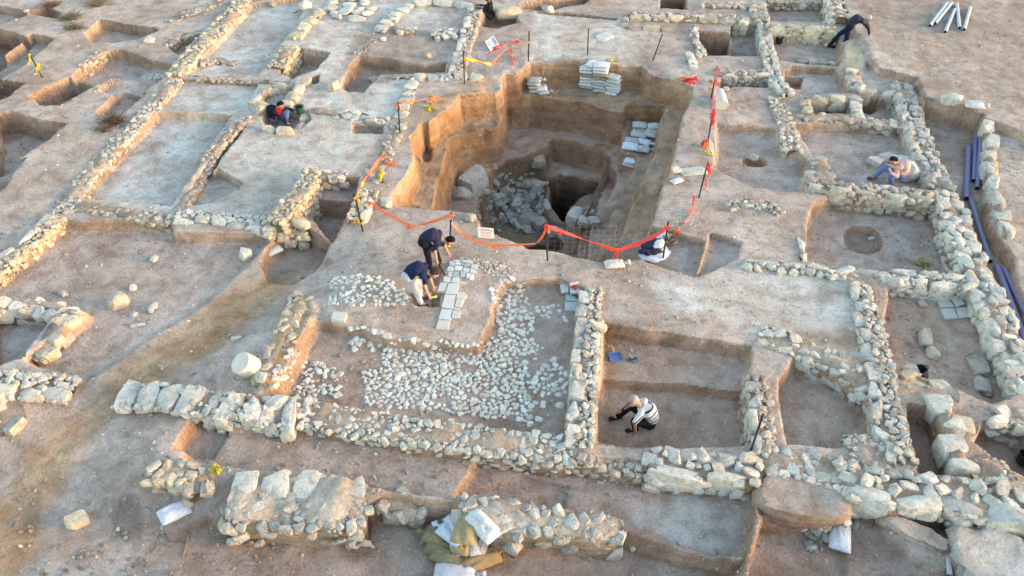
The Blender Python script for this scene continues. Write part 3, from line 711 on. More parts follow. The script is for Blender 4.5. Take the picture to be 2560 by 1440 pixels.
wall('small broken wall between the platform and the sack pile', [(950, 1245), (1000, 1255), (1055, 1272)], .5, .28, 'rubble', 'pink', rs=(.12, .34))
wall('grey rubble wall right of the sack pile', [(1150, 1262), (1240, 1282), (1330, 1296), (1450, 1308), (1555, 1325)], .66, .4, 'rubble', 'grey', rs=(.05, .28), fd=.25, dens=.8, emb=.02, core=np.array((.50, .43, .35)))
wall('heavy end block group at the near end of the grey rubble wall', [(1255, 1300), (1275, 1325), (1300, 1345)], .5, .3, 'rubble', 'grey', rs=(.14, .36))
wall('curved low earth wall with long stones above the sunken cell at right', [(2250, 965), (2300, 958), (2360, 975), (2400, 985)], .6, .25, 'sparse', 'cream', rs=(.2, .5))
wall('tall white stones stepping down beside the sunken cell at right', [(2345, 985), (2362, 1020), (2375, 1060), (2390, 1110), (2412, 1180)], .52, .32, 'row', 'white', (.45, .75))
wall('paired rounded blocks projecting right of the stepping stones', [(2385, 1050), (2420, 1055), (2450, 1068)], .55, .32, 'row', 'cream', (.4, .65))
wall('triangular rubble patch between the stepping stones and the right edge', [(2430, 1190), (2480, 1170), (2520, 1180)], .7, .15, 'rubble', 'mix')
wall('two pale stones standing in the reddish room at right', [(2308, 822), (2318, 850), (2332, 885)], .36, .3, 'row', 'cream', (.4, .6))
wall('bent line of reddish stones at the right of the reddish room', [(2420, 882), (2445, 900), (2460, 940), (2472, 985)], .42, .3, 'row', 'pink', (.4, .65))
wall('low stones at the right edge below the boundary wall', [(2485, 1035), (2530, 1035), (2600, 1050)], .5, .25, 'rubble', 'white', rs=(.12, .34))
wall('free row of smooth white blocks right of the pipe trench', [(2476, 288), (2480, 350), (2484, 420), (2495, 490), (2522, 590)], .46, .32, 'row', 'white', (.5, .8))
wall('low rubble arc on the dusty floor right of the pit', [(1822, 512), (1870, 505), (1915, 510), (1950, 532)], .4, .15, 'rubble', 'mix')
wall('earth bank with stones along the left of the cobbled court', [(752, 742), (725, 810), (690, 890), (655, 965)], .62, .05, 'sparse', 'cream', rs=(.08, .26), core=np.array((.46, .33, .20)))
# ------------------------------------------------------------------ helpers for the finds and the gear
def mat_tint(name, rough=.85, var=.18, sc=14, spec=.25, bmp=.25):
    m, nt, bs = nodes(name)
    at = N(nt, 'ShaderNodeAttribute', attribute_name='tint')
    n = noise(nt, sc, 4, .6)
    c = mixcol(nt, 'MULTIPLY', 1.0, at.outputs['Color'], ramp(nt, n, .3, (1 - var,) * 3, .7, (1 + var * .4,) * 3))
    nt.links.new(c, bs.inputs['Base Color'])
    bs.inputs['Roughness'].default_value = rough; bs.inputs['Specular IOR Level'].default_value = spec
    if bmp: bump(nt, bs, n, bmp, .02)
    return m
M_CLOTH = mat_tint('woven_cloth', .9, .22, 16, .15, .5)
M_TAPE = mat_tint('plastic_tape', .45, .12, 20, .4, .1)
M_PIPE = mat_tint('plastic_pipe', .5, .12, 6, .4, .05)
M_METAL = mat_tint('dark_metal', .6, .3, 20, .4, .1)
M_TILE = mat_tint('worn_tile', .7, .12, 7, .25, .15)
M_SKIN = mat_tint('skin', .6, .1, 20, .3, .1)
M_CARD = mat_tint('printed_board', .5, .05, 8, .3, 0)
def bil(x): return np.asarray(x, float)
def lift(px, py, h=0.0):
    p = hit(px, py, h); p[2] += h; return p
def onplane(px, py, Y):
    d = ray(px, py); return CP + d * (Y / d[1])

# ------------------------------------------------------------------ cobbles, grit
def inpoly(x, y, poly):
    c = False; n = len(poly); j = n - 1
    for i in range(n):
        xi, yi = poly[i]; xj, yj = poly[j]
        if (yi > y) != (yj > y) and x < (xj - xi) * (y - yi) / (yj - yi) + xi: c = not c
        j = i
    return c
cob = MB(); taken = {}
def cobbles(poly, zr, d, size, bare=(), keep=1.0, tn='white'):
    W = [tuple(P(a, b, zr)[:2]) for a, b in poly]; B = [[tuple(P(a, b, zr)[:2]) for a, b in q] for q in bare]
    xs = [p[0] for p in W]; ys = [p[1] for p in W]
    area = (max(xs) - min(xs)) * (max(ys) - min(ys))
    for _ in range(int(area / d ** 2 * 30)):
        x = RNG.uniform(min(xs), max(xs)); y = RNG.uniform(min(ys), max(ys))
        if not inpoly(x, y, W) or any(inpoly(x, y, q) for q in B): continue
        s = RNG.uniform(*size); gx, gy = int(x / .25), int(y / .25); ok = True
        for a in (-1, 0, 1):
            for b in (-1, 0, 1):
                for (qx, qy, qs) in taken.get((gx + a, gy + b), ()):
                    if (qx - x) ** 2 + (qy - y) ** 2 < ((s + qs) * .5 * .84) ** 2: ok = False
        if not ok: continue
        taken.setdefault((gx, gy), []).append((x, y, s))
        if RNG.random() > keep or fbm(np.array([x]), np.array([y]), .45, 2, 91)[0] < -.27: continue
        hgt = s * .5
        g, f = stone_geo(LIB_C, (x, y, H(x, y) + hgt * .5 - s * .34 + RNG.uniform(0, .015)), (s * RNG.uniform(.95, 1.25), s * RNG.uniform(.75, .98), hgt), RNG.uniform(0, 6.3), .1)
        cob.add(g, f, np.minimum(tone(tn) * 1.16, .78))
cobbles([(878, 828), (985, 852), (978, 876), (875, 872)], -.2, .15, (.12, .2))
cobbles([(955, 864), (1090, 866), (1195, 876), (1248, 818), (1325, 850), (1312, 960), (1335, 1020), (1250, 1045), (1060, 1022), (915, 1012), (905, 930), (960, 915)], -.2, .11, (.07, .17),
        bare=[[(1150, 905), (1198, 908), (1192, 932), (1150, 930)], [(1160, 975), (1215, 978), (1200, 1000), (1160, 996)]])
cobbles([(1225, 742), (1290, 706), (1335, 770), (1330, 850), (1250, 830)], -.2, .13, (.09, .18), keep=.92)
cobbles([(1310, 855), (1350, 860), (1435, 950), (1405, 990), (1335, 985), (1305, 950)], -.2, .12, (.08, .18), keep=.92)
cobbles([(1150, 646), (1250, 652), (1312, 702), (1300, 728), (1225, 684)], 0, .1, (.06, .13), keep=.9, tn='pink')
cobbles([(830, 690), (920, 688), (1000, 712), (1030, 757), (930, 768), (820, 762)], 0, .13, (.07, .16), keep=.75)
cobbles([(730, 908), (790, 903), (852, 928), (846, 988), (790, 988), (700, 990), (688, 960)], -.2, .12, (.08, .18), keep=.9)
cobbles([(1320, 1002), (1402, 1012), (1335, 1062), (1288, 1058)], -.2, .12, (.08, .18), keep=.8)
cobbles([(1385, 762), (1400, 755), (1415, 800), (1330, 790), (1330, 770)], -.2, .13, (.08, .16), keep=.5)
tag(cob.build('cobbles', M_STONE), 'white fist-sized cobbles set in the brown earth of the central court', 'cobble paving', kind='stuff')
grit = MB()
for k in range(9000):
    y = 5.8 + 24 * RNG.random() ** 1.25; x = RNG.uniform(-1, 1) * (y * .68 + 4)
    den = .35 + 1.5 * max(0, fbm(np.array([x]), np.array([y]), 2.4, 2, 95)[0] + .12)
    if RNG.random() > den: continue
    s = .018 + .05 * RNG.random() ** 3.2
    g, f = stone_geo(LIB_R[:12], (x, y, H(x, y) + s * .12), (s * 1.2, s, s * .7), RNG.uniform(0, 6.3), .2)
    grit.add(g, f, tone('mix') * RNG.uniform(.7, 1.1))
for k in range(6500):
    y = 5.8 + 20 * RNG.random() ** 1.3; x = RNG.uniform(-1, 1) * (y * .68 + 4)
    if fbm(np.array([x]), np.array([y]), 1.7, 3, 97)[0] < .02 or TINT[np.searchsorted(XS, x), np.searchsorted(YS, y), 1] > .44: continue
    s = .02 + .06 * RNG.random() ** 2.6
    g, f = stone_geo(LIB_S, (x, y, H(x, y) + s * .1), (s * 1.3, s, s * .6), RNG.uniform(0, 6.3), .2)
    grit.add(g, f, np.array((.40, .32, .26)) * RNG.uniform(.7, 1.1))
tag(grit.build('gravel', M_STONE), 'small pale pebbles and chips strewn over the whole dig floor', 'gravel', kind='stuff')

# ------------------------------------------------------------------ loose stones, each a thing
def stone(px, py, size, label, tn='white', lib=LIB_O, yaw=None, sink=.15, name='loose_stone', cat='stone', tilt=.12, h=0):
    p = hit(px, py, size[2] * .4 + h)
    z = H(p[0], p[1]) + size[2] * (.5 - sink) + h
    b = MB(); g, f = stone_geo(lib, (0, 0, 0), size, RNG.uniform(0, 6.3) if yaw is None else yaw, tilt)
    b.add(g, f, tone(tn))
    o = b.build(name, M_STONE, smooth=lib is not LIB_R)
    o.location = (p[0], p[1], z)
    return tag(o, label, cat)
stone(293, 752, (.42, .42, .36), 'large round cream boulder alone on the brown court', 'cream')
stone(612, 632, (.36, .3, .26), 'smooth white cone-like stone left of the crumpled sack')
stone(192, 1302, (.38, .26, .24), 'cream squared stone block lying on the dirt at lower left', 'cream', LIB_B, .6)
stone(590, 845, (.24, .1, .08), 'little flat pale brick-shaped stone on the dirt track', 'white', LIB_B, .4)
stone(966, 508, (.3, .3, .2), 'lilac white square stone at the pit rim behind the orange tape', 'white', LIB_B, .1)
stone(74, 642, (.4, .22, .2), 'pale rectangular stone fallen beside the left edge wall', 'white', LIB_B, .1)
stone(98, 622, (.24, .16, .14), 'small white stone fallen beside the left edge wall')
stone(655, 269, (.52, .46, .4), 'faceted cream boulder left of the crouching man in the enclosure', 'cream')
stone(2379, 246, (.62, .4, .28), 'white angular rock on the dusty bank near the upper right', 'white', LIB_R)
stone(2149, 218, (.36, .34, .3), 'white ball-like stone at the corner of the yellow ridge')
stone(2009, 12, (.36, .3, .3), 'solitary white stone in the top cell at the upper right')
stone(2186, 404, (.4, .3, .25), 'white wedge-shaped stone behind the seated worker', 'white', LIB_R)
stone(2212, 396, (.5, .3, .28), 'grey slab-like stone directly behind the seated man\'s head', 'grey', LIB_B, .3)
stone(2260, 404, (.72, .34, .24), 'long pale slab behind the back of the seated worker', 'white', LIB_B, -.1)
stone(2271, 428, (.72, .6, .5), 'big round pale boulder that the seated worker sits against', 'white')
stone(748, 556, (.62, .3, .24), 'curved smooth white stone on the rubble corner', 'cream', LIB_O, -.5, h=.25)
stone(653, 943, (.28, .25, .24), 'white knobbly stone touching the column drum', 'white', LIB_R)
stone(1272, 32, (1.0, .5, .5), 'big cream boulder right of the crouching man in dark clothes', 'cream', LIB_O, .0)
stone(1362, 21, (.35, .3, .3), 'left one of two white stones on the low earth edge at the top', 'white')
stone(1375, 24, (.3, .25, .3), 'right one of two white stones on the low earth edge at the top', 'white')
stone(763, 12, (.5, .42, .3), 'white stone with a dark hollow near the top edge', 'white')
stone(682, 11, (.26, .22, .22), 'small cream stone near the top edge on the grey floor', 'cream')
stone(731, 27, (.36, .24, .06), 'flat white flake on the grey floor left of the orange stone pile', 'white', LIB_B)
stone(2225, 262, (.3, .25, .2), 'small pale stone on the floor beside the round pit', 'pink')
stone(1070, 138, (.3, .25, .2), 'whitish stone standing alone in the brown room', 'pink')
stone(958, 97, (.22, .16, .12), 'white chip near the broken line of stones in the brown room')
stone(835, 212, (.5, .34, .28), 'rounded cream stone at the lower tip of the brown hollow', 'cream', LIB_O, 1.2)
stone(1510, 92, (.6, .5, .06), 'pale flat tilted slab on the grey floor between two posts', 'white', LIB_B, .6)
stone(1690, 425, (.3, .22, .14), 'white stone on the right rim of the pit beside a flat pale patch')
stone(1735, 427, (.75, .4, .05), 'flat broken pale plaster slab on the right rim of the pit', 'white', LIB_B, .1)
stone(1880, 392, (.34, .24, .2), 'grey stone at the edge of the little dark hollow', 'grey')
stone(345, 812, (.34, .12, .06), 'thin white splinter of stone on the brown court', 'white', LIB_R, .1)
stone(378, 775, (.2, .14, .1), 'upper small white pebble of the scatter on the brown court')
stone(383, 765, (.24, .18, .1), 'topmost flat white pebble of the scatter on the brown court')
stone(334, 786, (.18, .14, .1), 'left white pebble of the scatter above the thin splinter')
stone(333, 717, (.2, .18, .12), 'pale knob of stone right above the large round boulder')
stone(158, 733, (.22, .18, .14), 'egg-shaped white stone behind the left corner room')
stone(386, 647, (.22, .2, .14), 'pale stone in the middle of the brown court')
stone(2355, 600, (.2, .16, .1), 'little white stone on the floor near the purple pipe', 'white')
stone(2178, 596, (.2, .15, .1), 'white stone lying inside the oval hearth pit')
stone(2305, 760, (.2, .18, .12), 'small pinkish stone on the red floor left of the four tiles', 'pink')
stone(1498, 818, (.2, .34, .24), 'pointed stone standing out of the wall beside the trench', 'cream', LIB_O, 1.4)
stone(2075, 1330, (.45, .3, .1), 'flat grey-white slab under the striped white sack', 'white', LIB_B, .4)
stone(2115, 1300, (.2, .2, .16), 'round pebble above the striped white sack', 'pink')
stone(2030, 1370, (.2, .12, .1), 'white chip left of the striped white sack')
stone(1012, 1288, (.2, .18, .16), 'yellowish stone at the foot of the small broken wall', 'cream')
stone(948, 1270, (.2, .14, .22), 'upright white splinter right of the big rubble platform', 'white', LIB_R)
stone(1582, 1370, (.12, .1, .06), 'tiny white stone on the dark earth in front')
stone(1815, 222, (.2, .2, .15), 'small stone at the end of the dark slot', 'white')
stone(375, 100, (.4, .3, .14), 'patch-like white stone left of the small cell at upper left', 'white', LIB_B)
stone(66, 28, (.2, .16, .12), 'tiny bright stone on the ridge at the upper left corner')
# inside the deep pit
for a in (
    (1188, 448, (.95, .6, .75), 'largest pale boulder leaning on the left wall inside the pit', 'pink', LIB_B, .9),
    (1156, 480, (.6, .5, .4), 'pale boulder below the largest one on the pit terrace', 'pink', LIB_O, .2),
    (1312, 455, (.5, .45, .4), 'rounded boulder left of the black shaft in the pit', 'pink', LIB_O, .2),
    (1340, 462, (.55, .5, .5), 'grey angular boulder on the lip of the black shaft', 'grey', LIB_B, .4),
    (1288, 507, (.4, .35, .3), 'lilac stone in the middle of the pit rubble', 'grey', LIB_R, .4),
    (1345, 400, (.5, .42, .4), 'stone below the flat earth bench inside the pit', 'pink', LIB_B, .3),
    (1318, 545, (.75, .5, .35), 'broad lilac boulder at the front of the pit rubble', 'grey', LIB_O, .1),
    (1352, 552, (.5, .5, .4), 'square grey boulder right of the broad lilac boulder', 'grey', LIB_B, .6),
    (1390, 575, (.6, .45, .35), 'rounded brown boulder in front of the black shaft', 'pink', LIB_O, .2),
    (1438, 535, (.35, .75, .55), 'upright white slab on the right edge of the black shaft', 'white', LIB_B, -.5),
    (1460, 552, (.4, .3, .3), 'white block right of the upright slab in the pit', 'white', LIB_B, -.4),
    (1478, 530, (.3, .24, .2), 'small white rock on the slope right of the black shaft', 'white', LIB_R, .3),
    (1486, 552, (.4, .34, .26), 'lilac rock at the foot of the stepped pit side', 'grey', LIB_R, .3),
    (1262, 470, (.4, .3, .3), 'brown rock at the back of the pit rubble', 'pink', LIB_R, .3)):
    stone(*a[:5], lib=a[5], yaw=a[6], name='fallen_boulder', sink=.3)
rub = MB()
for _ in range(240):
    px, py = RNG.normal(1290, 42), RNG.normal(515, 38)
    if px > 1372 or py > 580: continue
    p = hit(px, py); s = .06 + .22 * RNG.random() ** 2
    g, f = stone_geo(LIB_R, (p[0], p[1], p[2] + s * .2), (s * 1.3, s, s * .7), RNG.uniform(0, 6.3), .4); rub.add(g, f, tone('grey') * .9)
tag(rub.build('rubble', M_STONE), 'heap of broken grey stones at the bottom of the deep pit', 'rubble', kind='stuff')
rub = MB()
for _ in range(90):
    px, py = RNG.normal(2050, 30), RNG.normal(1315, 22)
    p = hit(px, py); s = .04 + .12 * RNG.random() ** 2
    g, f = stone_geo(LIB_R, (p[0], p[1], p[2] + s * .2), (s * 1.4, s, s * .7), RNG.uniform(0, 6.3), .4); rub.add(g, f, tone('mix') * .85)
tag(rub.build('rubble', M_STONE), 'crumbled broken stones below the earth hump beside the striped sack', 'rubble', kind='stuff')

# ------------------------------------------------------------------ slabs and tiles
def slab_geo(corners, th, z, zr, col, jit=.006):
    w = [P(a, b, zr) for a, b in corners]; c = np.mean(w, 0)
    v = []
    for p in w:
        q = p + (c - p) / max(np.linalg.norm(c - p), .01) * .012
        v.append((q[0] + RNG.normal() * jit, q[1] + RNG.normal() * jit, z))
    n = len(v)
    top = [(x, y, z + th) for x, y, _ in v]
    f = [tuple(range(n, 2 * n)), tuple(range(n))[::-1]] + [(i, (i + 1) % n, n + (i + 1) % n, n + i) for i in range(n)]
    me = np.array(v + top)
    a = sum((me[n + i][0] * me[n + (i + 1) % n][1] - me[n + (i + 1) % n][0] * me[n + i][1]) for i in range(n))
    if a < 0: f = [q[::-1] for q in f]
    return me, f, col
tr = empty('tiled_floor', tuple(hit(1150, 720)), 'surviving strip of pale square limestone floor tiles beside the two bending men', 'tiled floor')
def zt(x, y): return (1080 + x / 7.58, 640 + y / 7.58)
GR = np.array((.42, .45, .45)); WH = np.array((.62, .62, .59)); PK = np.array((.60, .555, .50)); BE = np.array((.55, .50, .41))
for q, c in (
    ([(335, 95), (450, 108), (432, 192), (318, 185)], GR * 1.12), ([(375, 80), (540, 78), (545, 105), (455, 112)], WH), ([(455, 118), (548, 112), (545, 172), (440, 165)], WH * 1.05),
    ([(550, 85), (780, 92), (770, 150), (552, 118)], WH * .95), ([(555, 122), (612, 130), (600, 185), (545, 178)], GR), ([(618, 128), (745, 145), (725, 222), (602, 208)], GR * .88),
    ([(752, 152), (878, 162), (855, 245), (728, 235)], WH * .9), ([(295, 195), (428, 205), (405, 298), (270, 285)], WH * .93), ([(435, 178), (590, 195), (578, 285), (412, 268)], WH),
    ([(595, 222), (720, 238), (705, 318), (575, 298)], WH * .95), ([(722, 245), (852, 255), (845, 335), (705, 320)], WH * .92), ([(252, 298), (300, 305), (290, 395), (225, 385)], PK * .9),
    ([(308, 300), (395, 302), (380, 400), (295, 395)], WH * .95), ([(410, 285), (535, 290), (520, 405), (378, 400)], GR), ([(540, 292), (660, 310), (640, 390), (525, 395)], GR * 1.02),
    ([(660, 322), (740, 335), (728, 428), (645, 410)], WH * 1.12), ([(748, 345), (798, 348), (775, 442), (722, 438)], WH * 1.08), ([(235, 398), (372, 402), (355, 500), (208, 492)], WH * .98),
    ([(382, 405), (525, 405), (515, 512), (362, 502)], WH * .97), ([(520, 490), (665, 505), (660, 532), (515, 520)], WH * .9),
    ([(165, 492), (305, 505), (250, 682), (100, 668)], PK), ([(312, 512), (515, 525), (470, 735), (240, 728)], PK * 1.02),
    ([(475, 690), (620, 690), (668, 740), (650, 805), (462, 800)], PK * .98), ([(240, 735), (465, 742), (400, 1005), (170, 985)], PK), ([(470, 808), (622, 815), (555, 970), (415, 965)], PK * .97),
    ([(175, 995), (398, 1010), (350, 1215), (115, 1200)], WH * .95), ([(412, 975), (545, 985), (545, 1045), (400, 1020)], PK * .92), ([(395, 1030), (550, 1050), (520, 1180), (365, 1165)], PK * .95),
    ([(110, 1208), (350, 1215), (300, 1385), (60, 1365)], BE)):
    b = MB(); cs = [zt(*p) for p in q]
    zc = np.mean([hit(*p)[2] for p in cs])
    zc = max(zc, -.02)
    g, f, col = slab_geo(cs, .05, zc - .01 + RNG.uniform(-.004, .006), zc + .03, c * RNG.uniform(.95, 1.05)); b.add(g, f, np.minimum(np.array(col) * 1.03, .8)); b.build('floor_tile', M_TILE, tr)
def slab(corners, label, col, th=.05, up=0.0):
    zc = np.mean([hit(*p)[2] for p in corners]) + up
    b = MB(); g, f, c = slab_geo(corners, th, zc, zc + th, col); b.add(g, f, c)
    return tag(b.build('stone_slab', M_TILE), label, 'slab')
slab([(833, 778), (869, 781), (861, 802), (825, 797)], 'square beige tile lying loose on the earth step', BE * 1.05, .08)
slab([(1401, 710), (1421, 709), (1423, 729), (1403, 731)], 'left small square grey-white tile beside the trench wall', WH * .85)
slab([(1424, 711), (1447, 709), (1450, 731), (1426, 733)], 'small square tile with a red and yellow scrap on it', WH * .85)
slab([(1422, 706), (1448, 703), (1440, 709), (1424, 711)], 'narrow broken tile behind the tile with the red scrap', WH * .85)
slab([(1414, 733), (1436, 739), (1449, 753), (1413, 752)], 'tapering grey slab beside the trench wall', GR * 1.0)
slab([(1412, 754), (1449, 754), (1450, 777), (1411, 774)], 'rectangular grey slab, nearest of those beside the trench wall', GR * 1.05)
slab([(2343, 750), (2374, 749), (2391, 768), (2349, 769)], 'upper left pinkish tile of four lying on the red floor', PK * .85)
slab([(2380, 748), (2398, 741), (2414, 759), (2393, 766)], 'upper right tilted tile of four lying on the red floor', PK * .82, up=.03)
slab([(2349, 770), (2386, 770), (2396, 795), (2364, 796)], 'lower left pinkish tile of four lying on the red floor', PK * .88)
slab([(2389, 768), (2418, 766), (2430, 792), (2397, 794)], 'lower right tile of four lying on the red floor', PK * .9, up=.01)
# red and yellow scrap, flat paving patch
pv = empty('slab_paving', tuple(hit(880, 28)), 'patch of large flat irregular white paving slabs near the top edge', 'paving')
W = [P(a, b, 0)[:2] for a, b in ((815, 8), (900, -4), (940, 28), (900, 52), (830, 50))]
done = []
for _ in range(1500):
    x = RNG.uniform(min(p[0] for p in W), max(p[0] for p in W)); y = RNG.uniform(min(p[1] for p in W), max(p[1] for p in W))
    if not inpoly(x, y, W): continue
    s = RNG.uniform(.32, .6)
    if any((x - a) ** 2 + (y - b) ** 2 < ((s + c) * .46) ** 2 for a, b, c in done): continue
    done.append((x, y, s)); b = MB(); g, f = stone_geo(LIB_O, (x, y, H(x, y) + .05), (s * 1.15, s * .9, .16), RNG.uniform(0, 6), .06); b.add(g, f, tone('white') * .95); b.build('paving_slab', M_STONE, pv, True)

# column drum, shaft piece
def disc_stone(name, c, axis, r, L, col, label, cat, r2=None):
    ax = Vector(axis).normalized(); b = MB()
    prof = [(-.5, .9), (-.46, .98), (-.3, 1), (0, 1.01), (.3, 1), (.46, .98), (.5, .93)]
    pts = [Vector(c) + ax * L * t for t, _ in prof]
    v, f = tube(pts, [r * k * (1 + ((r2 or r) / r - 1) * (t + .5)) for t, k in prof], 40)
    v = np.array(v) + RNG.normal(size=(len(v), 3)) * .001
    b.add(v, f, col); return tag(b.build(name, M_TILE), label, cat)
c = lift(616, 914, .2)
disc_stone('column_drum', c, (-.42, -.30, .85), .235, .36, (.60, .52, .42), 'cylindrical cream column drum tilted on the dirt beside the court', 'column drum')
a = lift(1797, 232, .14); b_ = lift(1804, 264, .14)
disc_stone('column_shaft', (a + b_) / 2, b_ - a, .17, np.linalg.norm(b_ - a), (.56, .50, .45), 'fallen tapering column piece lying below the leaning post with red tape', 'column piece', .2)

# ------------------------------------------------------------------ pipes
def pipe(p0, p1, r, col, label, group=None, h0=None):
    a = lift(p0[0], p0[1], r); b = lift(p1[0], p1[1], r)
    d = (b - a) / np.linalg.norm(b - a)
    m = MB(); S = 16
    v, f = tube([a, b], r, S, False); m.add(v, f, col)
    v, f = tube([a, b], r * .88, S, False); m.add(v, [q[::-1] for q in f], np.array(col) * .35)
    for e, fl in ((a, False), (b, True)):
        o, _ = tube([e - d * 1e-4, e + d * 1e-4], r, S, False); i, _ = tube([e - d * 1e-4, e + d * 1e-4], r * .88, S, False)
        vv = o[:S] + i[:S]; ff = [(k, (k + 1) % S, S + (k + 1) % S, S + k) for k in range(S)]
        m.add(vv, [q[::-1] for q in ff] if fl else ff, np.array(col) * 1.05)
    o = m.build('plastic_pipe', M_PIPE, smooth=True)
    return tag(o, label, 'pipe', group)
G1 = 'grey pipe lengths on the dusty slope'; G2 = 'purple pipes in the trench'
LG = (.42, .44, .46); PU = (.155, .15, .265)
pipe((2325, 64), (2368, 8), .058, LG, 'outermost left grey pipe of the touching pair on the dusty slope', G1)
pipe((2338, 59), (2379, 8), .058, LG, 'right-hand grey pipe of the touching pair on the dusty slope', G1)
pipe((2363, 80), (2387, 24), .058, LG, 'short middle grey pipe reaching lowest on the dusty slope', G1)
pipe((2399, 70), (2392, 10), .058, LG, 'grey pipe on the dusty slope leaning the opposite way to its neighbours', G1)
pipe((2410, 74), (2426, 19), .058, LG, 'separate grey pipe farthest right on the dusty slope', G1)
pipe((2421, 367), (2415, 497), .075, PU, 'thick purple pipe nearest the boundary wall in the upper trench', G2)
pipe((2440, 337), (2434, 452), .062, PU, 'middle purple pipe of the three in the upper trench', G2)
pipe((2453, 339), (2443, 471), .062, PU, 'purple pipe nearest the smooth white blocks in the upper trench', G2)
pipe((2427, 500), (2475, 654), .066, (.17, .18, .25), 'single dark purple pipe in the middle of the pipe trench', G2)
pipe((2492, 666), (2592, 930), .075, PU, 'thick purple pipe along the massive boulders at the right edge', G2)
pipe((2511, 674), (2640, 935), .07, PU, 'outer purple pipe running off the right edge', G2)

# ------------------------------------------------------------------ sacks
_bm = bmesh.new(); bmesh.ops.create_cube(_bm, size=2); bmesh.ops.subdivide_edges(_bm, edges=_bm.edges[:], cuts=9, use_grid_fill=True)
BAGV = np.array([v.co[:] for v in _bm.verts]); BAGF = [tuple(q.index for q in x.verts) for x in _bm.faces]; _bm.free()
def bag(c, L, Wd, Th, yaw, pitch=0.0, roll=0.0, col=(.55, .54, .52), label='', group=None, neck=False, name='sandbag', sag=.0, cat='sack'):
    u, v, w = BAGV.T
    sd = int(RNG.integers(1000))
    prof = np.sqrt(np.clip((1 - np.abs(u) ** 3.6), .006, 1)) * np.sqrt(np.clip(1 - np.abs(v) ** 2.5, .015, 1))
    x = u * L / 2 * (1 - .06 * v ** 2 + .05 * np.abs(v * u)); y = v * Wd / 2 * (1 - .1 * (1 - u ** 2) * 0 - .08 * np.abs(u) ** 3 * (1 - np.abs(v)))
    z = w * Th / 2 * prof
    wr = fbm(u * 1.3 + sd, v * 2.2 + w * 2, .6, 3, 5) * Th * .42 + fbm(u * 3 + sd, v * .7, .35, 2, 9) * Th * .26 * (np.abs(u) > .35)
    z = z + wr * prof - sag * (u ** 2) * Th
    M = np.array(Matrix.Rotation(yaw, 3, 'Z') @ Matrix.Rotation(pitch, 3, 'Y') @ Matrix.Rotation(roll, 3, 'X'))
    V = np.stack([x, y, z], -1) @ M.T
    b = MB(); b.add(V, BAGF, np.array(col) * RNG.uniform(.92, 1.06))
    o = b.build(name, M_CLOTH, smooth=True); o.location = c
    tag(o, label, cat, group)
    if neck:
        e = np.array([L / 2 * .94, 0, 0]); pts = [(e + np.array(d)) @ M.T for d in ((0, 0, 0), (.05, .01, .01), (.09, .03, .0), (.14, .01, .03))]
        m = MB(); t, f = tube(pts, [.05, .022, .045, .06], 9); t = np.array(t) + RNG.normal(size=(len(t), 3)) * .006; m.add(t, f, np.array(col) * 1.05)
        q = m.build('tied_neck', M_CLOTH, smooth=True); q.parent = o
    return o
BW = (.60, .60, .60); BGR = (.47, .45, .41); BBR = (.30, .24, .165)
ORD = ['bottom', 'second', 'third', 'fourth', 'fifth', 'sixth', 'seventh', 'eighth', 'ninth', 'tenth']
def stack(base, n, cols, size, yaw, who, group, th=.102):
    p = hit(*base)
    for k in range(n):
        nm = 'top' if k == n - 1 else 'bottom' if k == 0 else ORD[k] + ' from the bottom'
        cw = {'w': 'white', 'g': 'grey', 'b': 'brown'}[cols[k]]
        bag((p[0] + RNG.normal() * .02, p[1] + RNG.normal() * .015 + k * .012, p[2] + th * (k + .5)), size[0] * RNG.uniform(.94, 1.06), size[1], th * 1.22, yaw + RNG.normal() * .06, RNG.normal() * .04, 0,
            {'w': BW, 'g': BGR, 'b': BBR}[cols[k]], '%s sandbag, %s in %s' % (cw, nm, who), group, neck=RNG.random() < .3)
yw = -.22
stack((1468, 218), 7, 'gwwwbww', (.5, .36), yw, 'the left column in the big stack', 'big sandbag stack at the pit back wall')
stack((1499, 226), 9, 'ggggbbwww', (.5, .36), yw, 'the tall middle column in the big stack', 'big sandbag stack at the pit back wall')
stack((1530, 234), 6, 'wwwggg', (.44, .36), yw - .25, 'the right column in the big stack', 'big sandbag stack at the pit back wall')
stack((1336, 228), 4, 'gggg', (.42, .34), yw, 'the taller column left of the bare pit face', 'small sandbag stack in the pit corner', .115)
stack((1357, 233), 2, 'gw', (.36, .3), yw + .3, 'the short column at the pit corner', 'small sandbag stack in the pit corner', .115)
bag(lift(1478, 160, .0) + np.array((0, -.1, .05)), .36, .3, .2, .9, 0, 0, BW, 'bunched white sandbag perched at the back of the big stack', 'big sandbag stack at the pit back wall', True)
def bags(lst, group):
    for (px, py, h, L, W_, yaw, col, lab) in lst:
        p = lift(px, py, h); bag(p, L, W_, .15, yaw, RNG.normal() * .05, 0, col, lab, group, neck=True)
LB = (.56, .57, .62)
